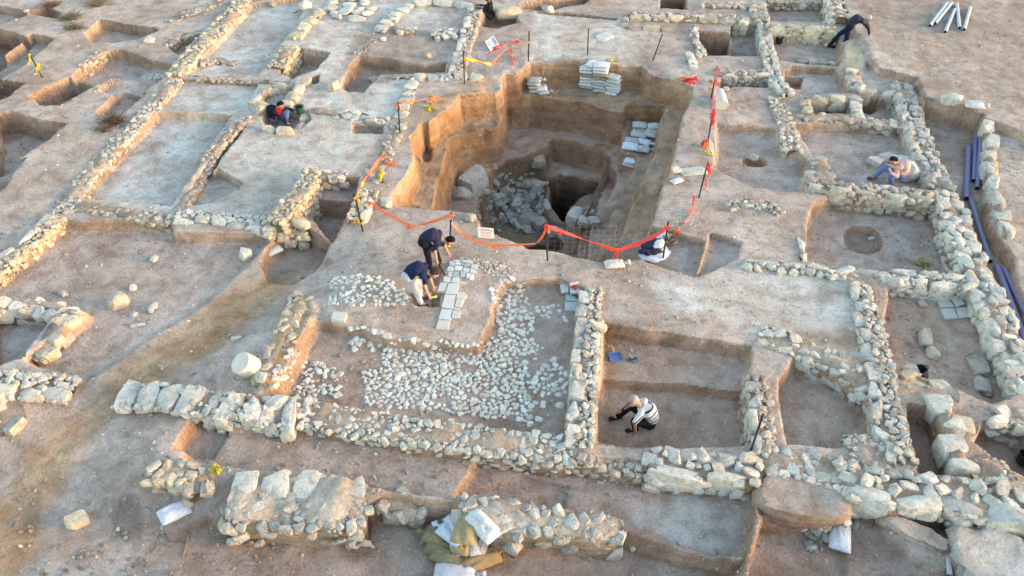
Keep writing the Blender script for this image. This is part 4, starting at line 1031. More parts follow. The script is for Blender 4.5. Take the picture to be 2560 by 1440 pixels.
bags([(1601, 322, .08, .48, .34, -.15, BGR, 'lower grey sandbag at the back left on the stepped terrace'), (1599, 312, .22, .46, .34, -.1, BGR, 'upper grey sandbag at the back left on the stepped terrace'),
      (1634, 324, .08, .44, .34, -.2, LB, 'lower pale sandbag at the back right on the stepped terrace'), (1636, 315, .2, .42, .3, -.1, BGR, 'upper grey sandbag at the back right on the stepped terrace'),
      (1597, 336, .09, .5, .34, -.2, BGR, 'grey sandbag at the front left of the rear terrace group'), (1627, 336, .08, .44, .3, -.4, BGR, 'creased grey sandbag at the front right of the rear terrace group'),
      (1580, 352, .1, .46, .34, -.15, BGR, 'grey sandbag at the back of the middle terrace group'), (1609, 355, .12, .46, .3, -.5, LB, 'lilac folded sandbag on the right of the middle terrace group'),
      (1576, 366, .14, .5, .38, -.2, (.6, .61, .67), 'pale lilac sandbag in front of the middle terrace group'), (1606, 372, .08, .46, .34, -.2, BGR, 'tan-grey sandbag at the front right of the middle terrace group'),
      (1577, 409, .08, .46, .36, -.35, LB, 'lower lilac sandbag of the pair alone on the terrace edge'), (1579, 401, .2, .44, .36, -.3, (.66, .68, .72), 'upper bluish white sandbag of the pair alone on the terrace edge')], 'sandbags on the stepped pit terrace')
OL = (.25, .20, .11); TN = (.40, .27, .13); WB = (.52, .55, .62); WW = (.58, .57, .54)
def sk(px, py, h, L, W_, Th, ang, pit, col, lab, neck=False, grp='heap of olive and white sacks at the front'):
    p = lift(px, py, h); return bag(p, L, W_, Th, math.radians(ang), pit, 0, col, lab, grp, neck, name='sack')
sk(1110, 1310, .10, .58, .28, .2, 42, 0, OL, 'olive sack at the far left back of the heap, pointing at the wall')
sk(1090, 1340, .16, .44, .36, .28, 160, -.1, OL, 'bunched olive sack with a tied mouth at the left of the heap', True)
sk(1103, 1364, .10, .56, .38, .24, -8, 0, OL, 'flat olive sack under the tied one at the left of the heap')
sk(1168, 1312, .46, .84, .42, .26, 80, .22, (.30, .235, .125), 'big olive brown sack draped over the top of the heap')
sk(1142, 1318, .36, .58, .28, .22, 122, .1, WB, 'upper bluish white sack of the two side by side on the heap')
sk(1130, 1336, .34, .56, .30, .22, 142, .05, WB, 'lower bluish white sack of the two side by side on the heap', True)
sk(1206, 1314, .22, .66, .36, .28, 133, 0, WW, 'plump white sack resting on the grey wall right of the heap', True)
sk(1157, 1362, .26, .38, .32, .24, 70, .1, TN, 'sunlit orange tan sack in the middle of the heap')
sk(1184, 1354, .26, .52, .22, .2, 100, 0, WW, 'narrow cream sack in the middle of the heap')
sk(1203, 1360, .16, .44, .26, .24, 75, 0, (.55, .45, .38), 'small pinkish sack with frayed mouth at the right of the heap', True)
sk(1141, 1372, .16, .40, .22, .2, 110, 0, WB, 'short bluish sack squeezed under the orange tan one')
sk(1126, 1398, .12, .70, .32, .26, -28, 0, OL, 'long olive sack at the lower left of the heap', True)
sk(1198, 1402, .12, .74, .34, .26, 24, 0, TN, 'long tan sack at the lower right of the heap', True)
sk(1140, 1434, .12, .74, .34, .24, -4, 0, (.6, .57, .58), 'pinkish white sack cut by the bottom edge of the picture', True)
sk(436, 1280, .14, .52, .34, .2, 38, .15, (.62, .61, .63), 'white sack leaning against the broken rubble spur', False, None)
sk(2100, 1340, .16, .62, .36, .22, 70, .1, (.62, .62, .64), 'white sack with blue stripes beside the earth hump', True, None)
sk(1536, 660, .07, .46, .26, .16, 5, 0, (.55, .52, .46), 'cream sack lying flat on the near rim of the pit', True, None)
sk(684, 627, .07, .42, .26, .14, 40, 0, (.6, .57, .54), 'crumpled white sack on the ground near the cone-like stone', False, None)
sk(2436, 262, .1, .54, .34, .2, -15, 0, (.58, .56, .53), 'dusty oval sack on the bank right of the white angular rock', True, None)
sk(1692, 452, .06, .34, .2, .1, 30, 0, (.55, .58, .62), 'small bluish plastic bag on the right rim of the pit', False, None)

# ------------------------------------------------------------------ posts and barrier tape
POST = {}
def post(key, base, top, label, r=.021):
    a = hit(*base); b = onplane(top[0], top[1], a[1]); POST[key] = (a, b)
    d = (b - a) / np.linalg.norm(b - a); m = MB()
    v, f = tube([a - d * .1, a + d * .3, b - d * .01, b], [r, r, r, r * .7], 8); m.add(v, f, (.022, .02, .02))
    return tag(m.build('iron_post', M_METAL, smooth=False), label, 'post', 'iron posts of the barrier')
post(1, (106, 194), (68, 124), 'black post with yellow ribbons leaning over the upper left trenches')
post(2, (1161, 210), (1159, 128), 'black post standing in front of the row of separate white blocks')
post(3, (1321, 153), (1323, 78), 'black post at the left back corner of the pit with a yellow tag')
post(4, (1469, 138), (1471, 71), 'black post in the middle of the grey floor behind the pit')
post(5, (1632, 152), (1656, 86), 'slanting black post behind the right back corner of the pit')
post(6, (1000, 338), (995, 256), 'black post carrying the short orange tape left of the pit')
post(7, (907, 578), (887, 487), 'leaning black post in front of the broad stone pier')
post(8, (1124, 618), (1128, 531), 'black post just behind the bending man in dark clothes')
post(9, (1369, 652), (1364, 560), 'rusty post between the orange and the red tape at the near rim')
post(10, (1657, 649), (1671, 553), 'black post rising out of the white and black bundle')
post(11, (1778, 245), (1793, 166), 'leaning black post wrapped in faded red tape near the dark slot')
post(12, (1770, 350), (1784, 273), 'black post with a hanging red ribbon and a white plate at its foot')
post(13, (1747, 494), (1770, 404), 'slanting black post with a short red ribbon on the right rim')
post(14, (1876, 1130), (1908, 1035), 'black rod slanting against the wall right of the striped shirt man')
post(15, (956, 457), (956, 425), 'short black stub with a yellow rag beside the ruined stone line')
RED = (.80, .045, .03); ORA = (.85, .16, .03); YEL = (.58, .46, .03); AMB = (.80, .36, .04); PKR = (.62, .16, .12)
def ribbon_geo(pts, wd, twist=1.5, th=.004, ph=0.0):
    P_ = [Vector(p) for p in pts]
    q = []
    for i in range(len(P_) - 1):                                       # finer sampling
        for t in (0, .25, .5, .75): q.append(P_[i].lerp(P_[i + 1], t))
    q.append(P_[-1]); n = len(q); v = []; f = []
    for i, p in enumerate(q):
        t = (q[min(i + 1, n - 1)] - q[max(i - 1, 0)]).normalized()
        a = t.cross(Vector((0, 0, 1)));  a = a.normalized() if a.length > .05 else Vector((1, 0, 0)); b = a.cross(t)
        an = ph + twist * math.sin(i / n * 5 + ph) ; s = a * math.cos(an) + b * math.sin(an); nn = t.cross(s).normalized() * th
        ww = wd / 2 * (1 + .25 * math.sin(i * 1.9 + ph))
        for o in (s * ww + nn, s * ww - nn, -s * ww - nn, -s * ww + nn): v.append(tuple(p + o))
    for i in range(n - 1):
        for k in range(4): f.append((i * 4 + k, i * 4 + (k + 1) % 4, (i + 1) * 4 + (k + 1) % 4, (i + 1) * 4 + k))
    f += [(0, 1, 2, 3), tuple((n - 1) * 4 + k for k in (3, 2, 1, 0))]
    return v, f
def tape(px, Y0, Y1, label, col, wd=.055, knots=(), name='barrier_tape', tails=()):
    n = len(px); m = MB()
    s = np.concatenate([[0], np.cumsum([math.dist(px[i], px[i + 1]) for i in range(n - 1)])]); s /= s[-1]
    pts = [onplane(px[i][0], px[i][1], Y0 + (Y1 - Y0) * s[i]) for i in range(n)]
    cols = col if isinstance(col, list) else [col]
    if len(cols) == 1: 
        v, f = ribbon_geo(pts, wd, ph=RNG.uniform(0, 6)); m.add(v, f, cols[0])
    else:
        k = n // len(cols)
        for c_, (a, b) in zip(cols, [(0, k + 1), (k, n)]):
            v, f = ribbon_geo(pts[a:b], wd, ph=RNG.uniform(0, 6)); m.add(v, f, c_)
    for i in knots:
        for _ in range(3):
            p = pts[i]; e = p + np.array((RNG.normal() * .06, RNG.normal() * .03, -abs(RNG.normal()) * .1 - .03))
            v, f = ribbon_geo([p, (p + e) / 2 + RNG.normal(size=3) * .02, e], wd * .9, ph=RNG.uniform(0, 6)); m.add(v, f, cols[-1])
    return tag(m.build(name, M_TAPE), label, 'tape')
Y = lambda k: POST[k][0][1]
tape([(925, 505), (960, 530), (1010, 558), (1024, 563), (1060, 560), (1100, 549), (1127, 537)], hit(925, 520)[1], Y(8) - .03, 'orange tape sagging from the stone pier to the post behind the bending men', ORA, .06, (0, 3, 6))
tape([(1128, 556), (1150, 580), (1190, 603), (1232, 614), (1300, 612), (1340, 609), (1350, 600), (1360, 585), (1366, 566)], Y(8), Y(9) - .03, 'orange tape hanging low under the white danger sign', ORA, .05, (3, 8))
tape([(1366, 564), (1400, 577), (1470, 602), (1543, 627), (1600, 608), (1650, 583), (1669, 567)], Y(9) - .04, Y(10) - .04, 'broad red tape dipping in front of the wire mesh', RED, .085, (0, 1, 3, 6))
p = hit(1735, 505); tape([(1735, 490), (1732, 520), (1722, 540), (1712, 558), (1700, 570), (1692, 578)], p[1], hit(1692, 580)[1], 'loose red orange tape lying on the ground beside the wire coil', [RED, ORA], .07, (5, 5, 4))
tape([(1160, 146), (1180, 150), (1205, 156), (1229, 161)], Y(2), hit(1229, 165)[1], 'amber printed tape stretching right from the post by the white blocks', AMB, .09, (0,))
tape([(1229, 161), (1248, 138), (1265, 122)], hit(1229, 165)[1], hit(1265, 126)[1], 'thin orange tape rising from the end of the amber tape', ORA, .05, ())
tape([(1236, 118), (1260, 110), (1294, 101)], hit(1236, 124)[1], hit(1294, 106)[1], 'bright red tape pulled across the corner of the fallen sign', RED, .085, (0, 2))
tape([(1215, 137), (1245, 120), (1247, 135)], hit(1215, 139)[1], hit(1247, 137)[1], 'dark red strand looped below the fallen sign', (.55, .04, .06), .04, ())
tape([(1276, 121), (1278, 140), (1282, 163)], hit(1276, 125)[1], hit(1282, 165)[1], 'short red tape lying straight down right of the fallen sign', RED, .075, ())
tape([(996, 261), (1030, 254), (1075, 246), (1091, 240)], Y(6), hit(1091, 243)[1], 'short orange tape from the left post to a yellow tangle', ORA, .07, (0,))
tape([(958, 383), (942, 408), (925, 432), (910, 452), (900, 470), (893, 487)], hit(958, 388)[1], Y(7), 'orange and yellow tape running along the ruined stone line', [ORA, AMB], .075, (0, 5))
tape([(1792, 172), (1791, 205), (1787, 240), (1784, 268), (1783, 285)], Y(11) - .04, Y(12) - .04, 'faded pink tape between two leaning posts on the right rim', PKR, .1, (0, 1, 2, 3, 4))
def clump(px, py, h, r, n, col, label, name='crumpled_tape', wd=.05, cat='tape'):
    p = lift(px, py, h); m = MB()
    for _ in range(n):
        a = RNG.uniform(0, 6.3); pts = []
        q = np.array((0., 0., .01)); pts.append((p[0], p[1], p[2] + .01))
        for k in range(4):
            a += RNG.normal() * 1.1; q = q + np.array((math.cos(a), math.sin(a), RNG.normal() * .35)) * r * .45
            z = max(p[2] + q[2] * .6, H(p[0] + q[0], p[1] + q[1]) + .012) if h < .3 else p[2] + q[2] * 1.3
            pts.append((p[0] + q[0], p[1] + q[1], z))
        v, f = ribbon_geo(pts, wd, ph=RNG.uniform(0, 6)); m.add(v, f, np.array(col) * RNG.uniform(.75, 1.1))
    return tag(m.build(name, M_TAPE), label, cat)
def hang(px0, px1, Yv, n, col, label, wd=.06):
    m = MB()
    for _ in range(n):
        a = onplane(px0[0] + RNG.normal(), px0[1], Yv); b = onplane(px1[0] + RNG.normal() * 3, px1[1] + RNG.normal() * 4, Yv + RNG.normal() * .05)
        v, f = ribbon_geo([a, (a * 2 + b) / 3 + RNG.normal(size=3) * .02, b], wd, ph=RNG.uniform(0, 6)); m.add(v, f, np.array(col) * RNG.uniform(.8, 1.1))
    return tag(m.build('hanging_ribbon', M_TAPE), label, 'ribbon')
hang((1785, 278), (1783, 312), Y(12) - .05, 4, RED, 'bright red ribbon hanging from the post above the white plate')
hang((1771, 408), (1772, 436), Y(13) - .05, 4, RED, 'bright red ribbon hanging from the slanting post on the right rim')
hang((1766, 445), (1762, 476), Y(13) - .04, 2, (.6, .14, .17), 'faded pink ribbon halfway down the slanting post on the right rim')
hang((74, 134), (76, 152), Y(1) - .03, 3, YEL, 'upper yellow ribbon on the post at upper left')
hang((92, 158), (94, 184), Y(1) - .03, 4, YEL, 'lower yellow ribbon on the post at upper left')
hang((1318, 104), (1317, 112), Y(3) - .04, 3, YEL, 'small yellow tag on the post at the pit corner')
hang((955, 426), (951, 447), Y(15) - .04, 4, YEL, 'yellow rag hanging on the short black stub', .07)
clump(896, 556, .35, .09, 5, YEL, 'yellow tie knotted around the leaning post in front of the pier', wd=.03)
clump(1083, 250, .03, .22, 6, AMB, 'upper tangle of amber tape at the end of the short orange tape')
clump(1070, 268, .03, .18, 6, YEL, 'yellow tape strip lying below the amber tangle')
clump(968, 408, .03, .14, 6, ORA, 'orange scrap of tape on the ruined stone line')
clump(1720, 197, .05, .2, 9, RED, 'red tape bundle on the upper right rim of the pit', wd=.07)
clump(1700, 200, .03, .2, 5, YEL, 'yellow tape loops left of the red bundle on the rim', wd=.03)
clump(1776, 205, .05, .12, 5, PKR, 'faded red knot beside the foot of the wrapped post')
clump(1771, 222, .03, .13, 4, YEL, 'yellow ends below the faded red knot', wd=.03)
clump(1535, 148, .05, .18, 4, YEL, 'yellow strip on the back rim above the big sandbag stack', wd=.04)
clump(2308, 658, .05, .14, 9, (.34, .30, .04), 'yellow green tape knot on the floor of the hearth room')
clump(541, 1174, .06, .09, 9, (.40, .33, .04), 'small yellow tape knot at the top of the rubble spur')
clump(1770, 381, .03, .12, 7, YEL, 'yellow tape star on the ground below the white plate', wd=.04)
clump(1437, 717, .08, .07, 5, (.5, .02, .08), 'dark red scrap lying on the small square tile', wd=.05)
clump(1437, 726, .08, .06, 4, YEL, 'yellow scrap lying on the small square tile', wd=.04)
tape([(1072, 592), (1090, 596), (1108, 602), (1124, 610)], hit(1072, 594)[1], Y(8) - .03, 'flat yellow tape strip left of the post behind the bending man', YEL, .06, (3,))

sk(2372, 1412, .03, .36, .09, .05, 72, 0, (.5, .49, .47), 'thin white plastic sack in the gap between the earth humps at lower right', False, None)
def cord(px, r, col, label, name, cat):
    pts = [lift(a, b, r * .7) for a, b in px]; q = []
    for i in range(len(pts) - 1):
        for t in np.linspace(0, 1, 5)[:-1]: q.append(pts[i] * (1 - t) + pts[i + 1] * t)
    q.append(pts[-1]); m = MB(); v, f = tube(q, r, 7); m.add(v, f, col); return tag(m.build(name, M_METAL, smooth=True), label, cat)
cord([(376, 1382), (388, 1372), (396, 1340), (412, 1334), (420, 1352), (445, 1357), (462, 1354)], .012, (.20, .15, .10), 'thin brown cord lying in loops on the ground at lower left', 'cord', 'cord')
cord([(473, 1331), (466, 1360), (458, 1392)], .014, (.42, .25, .12), 'orange brown stick beside the cord at lower left', 'stick', 'stick')
# ------------------------------------------------------------------ signs
def plate(corners3, th=.008):
    a, b, c, d = [np.array(x) for x in corners3]; n = np.cross(b - a, d - a); n /= np.linalg.norm(n)
    v = [a, b, c, d, a - n * th, b - n * th, c - n * th, d - n * th]
    return v, [(3, 2, 1, 0), (4, 5, 6, 7), (0, 1, 5, 4), (1, 2, 6, 5), (2, 3, 7, 6), (3, 0, 4, 7)], n
def sign(corners3, label, rows, name='warning_sign'):
    """corners: top left, top right, bottom right, bottom left as one reads it; rows: (v0, v1, u0, u1, colour, text or None)"""
    v, f, n = plate(corners3)
    a, b, c, d = [np.array(x) for x in corners3]
    if n @ (CP - a) < 0: n = -n
    m = MB(); m.add(v, f, (.80, .78, .75)); root = m.build(name, M_CARD); tag(root, label, 'sign')
    at = lambda u, w: a * (1 - u) * (1 - w) + b * u * (1 - w) + c * u * w + d * (1 - u) * w + n * .014
    pr = {}
    for (w0, w1, u0, u1, col, txt) in rows:
        key = tuple(col); mm = pr.setdefault(key, MB())
        if txt:
            cu = bpy.data.curves.new('lettering', 'FONT'); cu.body = txt; cu.resolution_u = 3; cu.offset = .022
            ob = bpy.data.objects.new('lettering', cu); COL.objects.link(ob); bpy.context.view_layer.update()
            me = ob.to_mesh()
            V = np.array([x.co[:] for x in me.vertices]); F = [tuple(p.vertices) for p in me.polygons]
            ob.to_mesh_clear(); COL.objects.unlink(ob); bpy.data.objects.remove(ob); bpy.data.curves.remove(cu)
            lo, hi = V.min(0), V.max(0); U = (V - lo) / np.maximum(hi - lo, 1e-6)
            mm.add([at(u0 + (u1 - u0) * x[0], w1 + (w0 - w1) * x[1]) for x in U], F, col)
        else:
            u = u0
            while u < u1:                                            # lines too small to read: word-long dashes
                l = RNG.uniform(.05, .13); e = min(u + l, u1)
                mm.add([at(u, w0), at(e, w0), at(e, w1), at(u, w1)], [(0, 1, 2, 3)], col); u = e + .025
    for col, mm in pr.items(): mm.build('lettering', M_CARD, root)
    return root
RD = (.62, .05, .05); BK = (.08, .10, .09); BL = (.10, .16, .34)
Ys = hit(1215, 596)[1]
sign([onplane(1193, 567, Ys), onplane(1234, 571, Ys), onplane(1236, 597, Ys), onplane(1196, 593, Ys)], 'white danger sign with red Hebrew letters at the near pit rim',
     [(.08, .13, .28, .72, BK, None), (.20, .26, .06, .94, BK, None), (.38, .58, .2, .8, RD, '\u05d4 \u05e0 \u05db \u05e1'), (.68, .72, .2, .8, RD, None), (.80, .84, .2, .8, RD, None)])
q = [(1213, 104), (1233, 90), (1248, 111), (1226, 129)]
w = [lift(*q[0], .12), lift(*q[1], .10), lift(*q[2], .05), lift(*q[3], .03)]
sign([w[1], w[2], w[3], w[0]], 'fallen white warning sign with blue and red print beside red tape',
     [(.08, .22, .1, .8, BL, None), (.28, .36, .1, .8, BL, None), (.46, .66, .1, .55, RD, '\u05d4 \u05e0 \u05db \u05e1'), (.74, .79, .1, .6, RD, None), (.86, .9, .1, .6, RD, None)])
Yp = hit(1775, 385)[1]
sign([onplane(1774, 345, Yp + .1), onplane(1783, 360, Yp - .22), onplane(1785, 388, Yp - .22), onplane(1774, 371, Yp + .1)], 'blank white plate seen edge-on at the foot of a post', [], 'white_plate')

# ------------------------------------------------------------------ buckets, pans, tools
def bucket(px, py, r, h, col, label, tilt=0.0, yaw=0.0, lip=.0, up=0.0):
    p = hit(px, py, 0); root = empty('bucket', (p[0], p[1], p[2] + up), label, 'bucket'); base = Vector((p[0], p[1], p[2] + up))
    R = Matrix.Rotation(yaw, 3, 'Z') @ Matrix.Rotation(tilt, 3, 'Y'); off = Vector((0, 0, r * abs(math.sin(tilt))))
    z = lambda t: base + off + R @ Vector((0, 0, t))
    m = MB()
    v, f = tube([z(0), z(h * .02), z(h * .5), z(h * .96), z(h)], [r * .76, r * .78, r * .9, r, r * 1.07], 20, False); m.add(v, f, col)
    v2, f2 = tube([z(.012), z(h * .5), z(h)], [r * .72, r * .85, r * 1.0], 20, False); m.add(v2, [q[::-1] for q in f2], np.array(col) * .6)
    m.add([v[i] for i in range(20)], [tuple(range(20))[::-1]], col); m.add([v2[i] for i in range(20)], [tuple(range(20))], np.array(col) * .5)
    n = len(v); m.add([v[n - 20 + i] for i in range(20)] + [v2[len(v2) - 20 + i] for i in range(20)], [(i, (i + 1) % 20, 20 + (i + 1) % 20, 20 + i) for i in range(20)], col)
    m.build('body', M_PIPE, root, True)
    hm = MB(); pts = [base + off + R @ Vector((r * 1.03 * math.cos(a), -.35 * r * math.sin(a), h * .95 + .6 * r * math.sin(a))) for a in np.linspace(0, math.pi, 9)]
    v, f = tube(pts, .006, 6); hm.add(v, f, (.2, .2, .2)); hm.build('handle', M_METAL, root)
    return root
bucket(753, 293, .135, .26, (.02, .075, .05), 'dark green bucket on the kerb in front of the crouching man', up=.12)
bucket(1947, 108, .13, .25, (.02, .018, .018), 'black bucket at the foot of the row of tall cream blocks')
bucket(2300, 952, .17, .22, (.022, .03, .05), 'navy rubber bucket tipped on the red floor at right', tilt=.55, yaw=2.4)
bucket(2552, 1162, .16, .2, (.012, .012, .016), 'black tub cut by the right edge of the picture', tilt=.3, yaw=.4)
def pan(px, py, label):
    p = hit(px, py); r = empty('dustpan', tuple(p), label, 'dustpan')
    m = MB(); c, s = math.cos(.15), math.sin(.15)
    L = lambda x, y, z: (p[0] + x * c - y * s, p[1] + x * s + y * c, p[2] + z)
    o = [(-.13, -.1), (.13, -.1), (.13, .11), (-.13, .11)]
    for x0, x1, y0, y1, z0, z1 in ((-.13, .13, -.1, .11, .005, .015), (-.13, .13, .1, .115, .015, .07), (-.135, -.12, -.1, .1, .015, .05), (.12, .135, -.1, .1, .015, .05)):
        v, f = boxm((x0 + x1) / 2, (y0 + y1) / 2, (z0 + z1) / 2, x1 - x0, y1 - y0, z1 - z0); m.add([L(*q) for q in v], f, (.13, .20, .40))
    m.build('scoop', M_PIPE, r)
    h = MB(); v, f = tube([L(0, .11, .05), L(-.01, .18, .09), L(-.03, .28, .12)], [.016, .014, .015], 8); h.add(v, f, (.55, .5, .42)); h.build('handle', M_PIPE, r, True)
pan(1538, 895, 'blue dustpan on the trench floor left of the hoe')
p = hit(1580, 900); r = empty('hand_hoe', tuple(p), 'small dark hoe lying right of the blue dustpan', 'tool')
m = MB(); v, f = boxm(p[0], p[1], p[2] + .03, .22, .05, .03, .25); m.add(v, f, (.06, .065, .09)); v, f = boxm(p[0] + .06, p[1] - .05, p[2] + .012, .12, .09, .012, .2); m.add(v, f, (.17, .2, .3)); m.build('blade', M_METAL, r)
m = MB(); v, f = tube([(p[0], p[1], p[2] + .05), (p[0] - .05, p[1] + .1, p[2] + .07), (p[0] - .09, p[1] + .2, p[2] + .05)], .013, 7); m.add(v, f, (.5, .42, .34)); m.build('handle', M_METAL, r, True)
p = hit(1762, 366); m = MB(); v, f = boxm(0, 0, .09, .17, .14, .16, .3); m.add(v, f, (.72, .10, .04)); v, f = boxm(.0, -.02, .18, .13, .09, .03, .3); m.add(v, f, (.35, .05, .03))
v, f = tube([(-.07, -.03, .12), (-.12, -.05, .12)], .035, 10); m.add(v, f, (.3, .04, .03)); o = m.build('marker_lamp', M_PIPE); o.location = p; tag(o, 'orange red lamp box on the ground left of the white plate', 'lamp box')

# ------------------------------------------------------------------ bundle of sheeting, net, wire coil, mesh
p = hit(1646, 622); bz = p[2]
r = empty('sheeting_bundle', tuple(p), 'bundle of navy and white plastic sheeting around the post at the pit rim', 'bundle')
def lump(c, size, yaw, col, name, parent, mat=None, amp=.22, sc=.5):
    u = BAGV / np.linalg.norm(BAGV, axis=1)[:, None]
    d = 1 + fbm(u[:, 0] * 2 + c[0], u[:, 1] * 2 + u[:, 2] * 1.7, sc, 3, 15) * amp * 3
    V = (u * d[:, None] * np.array(size) / 2) @ np.array(Matrix.Rotation(yaw, 3, 'Z')).T + np.array(c)
    b = MB(); b.add(V, BAGF, col); return b.build(name, mat or M_CLOTH, parent, True)
q = lambda x, y, h: lift(x, y, h)
lump(q(1636, 632, .03), (.78, .66, .16), .6, (.62, .63, .68), 'white_sheet', r, amp=.12)
lump(q(1655, 592, .10), (.42, .30, .22), .9, (.60, .61, .68), 'white_sheet', r, amp=.18)
lump(q(1632, 612, .12), (.5, .42, .26), .5, (.035, .04, .075), 'navy_sheet', r, amp=.35)
lump(q(1628, 628, .10), (.52, .28, .22), .2, (.03, .035, .06), 'navy_sheet', r, amp=.35)
lump(q(1648, 610, .22), (.34, .22, .16), .9, (.66, .65, .63), 'white_cloth', r, amp=.3)
def coil(px, py, n, rad, rr, col, label, name, hh, cat):
    p = lift(px, py, .06); m = MB()
    for k in range(n):
        c = np.array((RNG.normal() * rad * .45, RNG.normal() * rad * .3, RNG.uniform(.0, hh))); R = np.array(Matrix.Rotation(RNG.normal() * .5, 3, 'X') @ Matrix.Rotation(RNG.normal() * .5, 3, 'Y'))
        a, b = rad * RNG.uniform(.4, 1), rad * RNG.uniform(.3, .8); ph = RNG.uniform(0, 6.3); e = RNG.uniform(4, 6.3)
        pts = [p + c + R @ np.array((a * math.cos(t + ph), b * math.sin(t + ph), .02 * math.sin(3 * t))) for t in np.linspace(0, e, 18)]
        v, f = tube(pts, rr, 6); m.add(v, f, np.array(col) * RNG.uniform(.8, 1.15))
    return tag(m.build(name, M_METAL), label, cat)
coil(1692, 560, 9, .26, .009, (.42, .39, .34), 'loose coil of pale wire on the ground right of the bundle', 'wire_coil', .16, 'wire')
coil(1672, 607, 12, .17, .013, (.16, .13, .10), 'brown rope heap spilling from the right of the bundle', 'rope_heap', .12, 'rope')
m = MB(); Y9 = Y(9) + .12; x0, x1 = onplane(1372, 600, Y9)[0], onplane(1552, 600, Y9)[0]; zb = -.35; zt_ = onplane(1450, 562, Y9)[2]
k = x0
while k < x1:
    v, f = tube([(k, Y9 + .04 * math.sin(k * 3), zb), (k, Y9 + .04 * math.sin(k * 3), zt_ + .04 * math.sin(k * 5))], .0005, 4, False); m.add(v, f, (.85, .85, .86)); k += .14
z = zb
while z < zt_:
    v, f = tube([(a, Y9 + .04 * math.sin(a * 3), z + .02 * math.sin(a * 4)) for a in np.linspace(x0, x1, 12)], .0005, 4, False); m.add(v, f, (.85, .85, .86)); z += .14
tag(m.build('wire_mesh', M_METAL), 'thin see-through wire mesh panel behind the broad red tape', 'wire mesh')
# dry plants
def bush(px, py, r, n, col, label):
    p = hit(px, py); m = MB()
    for _ in range(n):
        a = RNG.uniform(0, 6.3); l = r * RNG.uniform(.5, 1.2); b = np.array((RNG.normal() * r * .45, RNG.normal() * r * .4, 0)); e = b + np.array((math.cos(a) * l, math.sin(a) * l, RNG.uniform(.15, .9) * l))
        v, f = tube([p + b, p + (b + e) / 2 + RNG.normal(size=3) * .02, p + e], [.009, .006, .002], 4); m.add(v, f, np.array(col) * RNG.uniform(.6, 1.3))
    return tag(m.build('dry_bush', M_METAL), label, 'dry plant')
bush(285, 305, .3, 220, (.11, .07, .04), 'dark brown dry weed on the wall edge left of the large grey room')
bush(262, 325, .2, 90, (.15, .10, .055), 'thin straw-like weed below the dark brown one')
bush(178, 45, .35, 140, (.15, .13, .075), 'dry olive weeds beside the upper left trench')
bush(185, 70, .3, 110, (.14, .12, .07), 'lower dry olive weeds on the ridge at upper left')
bush(128, 15, .28, 130, (.17, .085, .045), 'rust brown weed at the top left trench rim')
bush(240, 12, .4, 140, (.19, .16, .10), 'pale dry weeds near the top edge at left')

# ------------------------------------------------------------------ people
def cone_geo(p0, r0, p1, r1, seg=12):
    p0, p1 = Vector(p0), Vector(p1); d = (p1 - p0); L = d.length
    if L < 1e-5: d = Vector((0, 0, 1)); L = 1e-5
    d = d / L; pts = []; rs = []
    for a in (-88, -55, -25): pts.append(p0 + d * r0 * math.sin(math.radians(a))); rs.append(max(r0 * math.cos(math.radians(a)), .001))
    pts.append(p0); rs.append(r0); pts.append(p1); rs.append(r1)
    for a in (25, 55, 88): pts.append(p1 + d * r1 * math.sin(math.radians(a))); rs.append(max(r1 * math.cos(math.radians(a)), .001))
    return tube(pts, rs, seg)
def blob(name, cones, voxel, mat, parent, colf, smooth_it=4):
    m = MB()
    for c in cones:
        v, f = cone_geo(*c); m.add(v, f)
    o = m.build(name, mat)
    r = o.modifiers.new('r', 'REMESH'); r.mode = 'VOXEL'; r.voxel_size = voxel
    s = o.modifiers.new('s', 'SMOOTH'); s.iterations = smooth_it; s.factor = .5
    dg = bpy.context.evaluated_depsgraph_get(); me = bpy.data.meshes.new_from_object(o.evaluated_get(dg))
    old = o.data; o.modifiers.clear(); o.data = me; bpy.data.meshes.remove(old); me.name = name
    V = np.array([x.co[:] for x in me.vertices])
    for c_ in list(me.color_attributes): me.color_attributes.remove(c_)
    ca = me.color_attributes.new('tint', 'FLOAT_COLOR', 'POINT'); C4 = np.ones((len(V), 4), np.float32); C4[:, :3] = colf(V) if callable(colf) else np.array(colf)
    ca.data.foreach_set('color', C4.ravel()); me.polygons.foreach_set('use_smooth', [True] * len(me.polygons))
    if not me.materials: me.materials.append(mat)
    if parent is not None:
        o.parent = parent
    return o
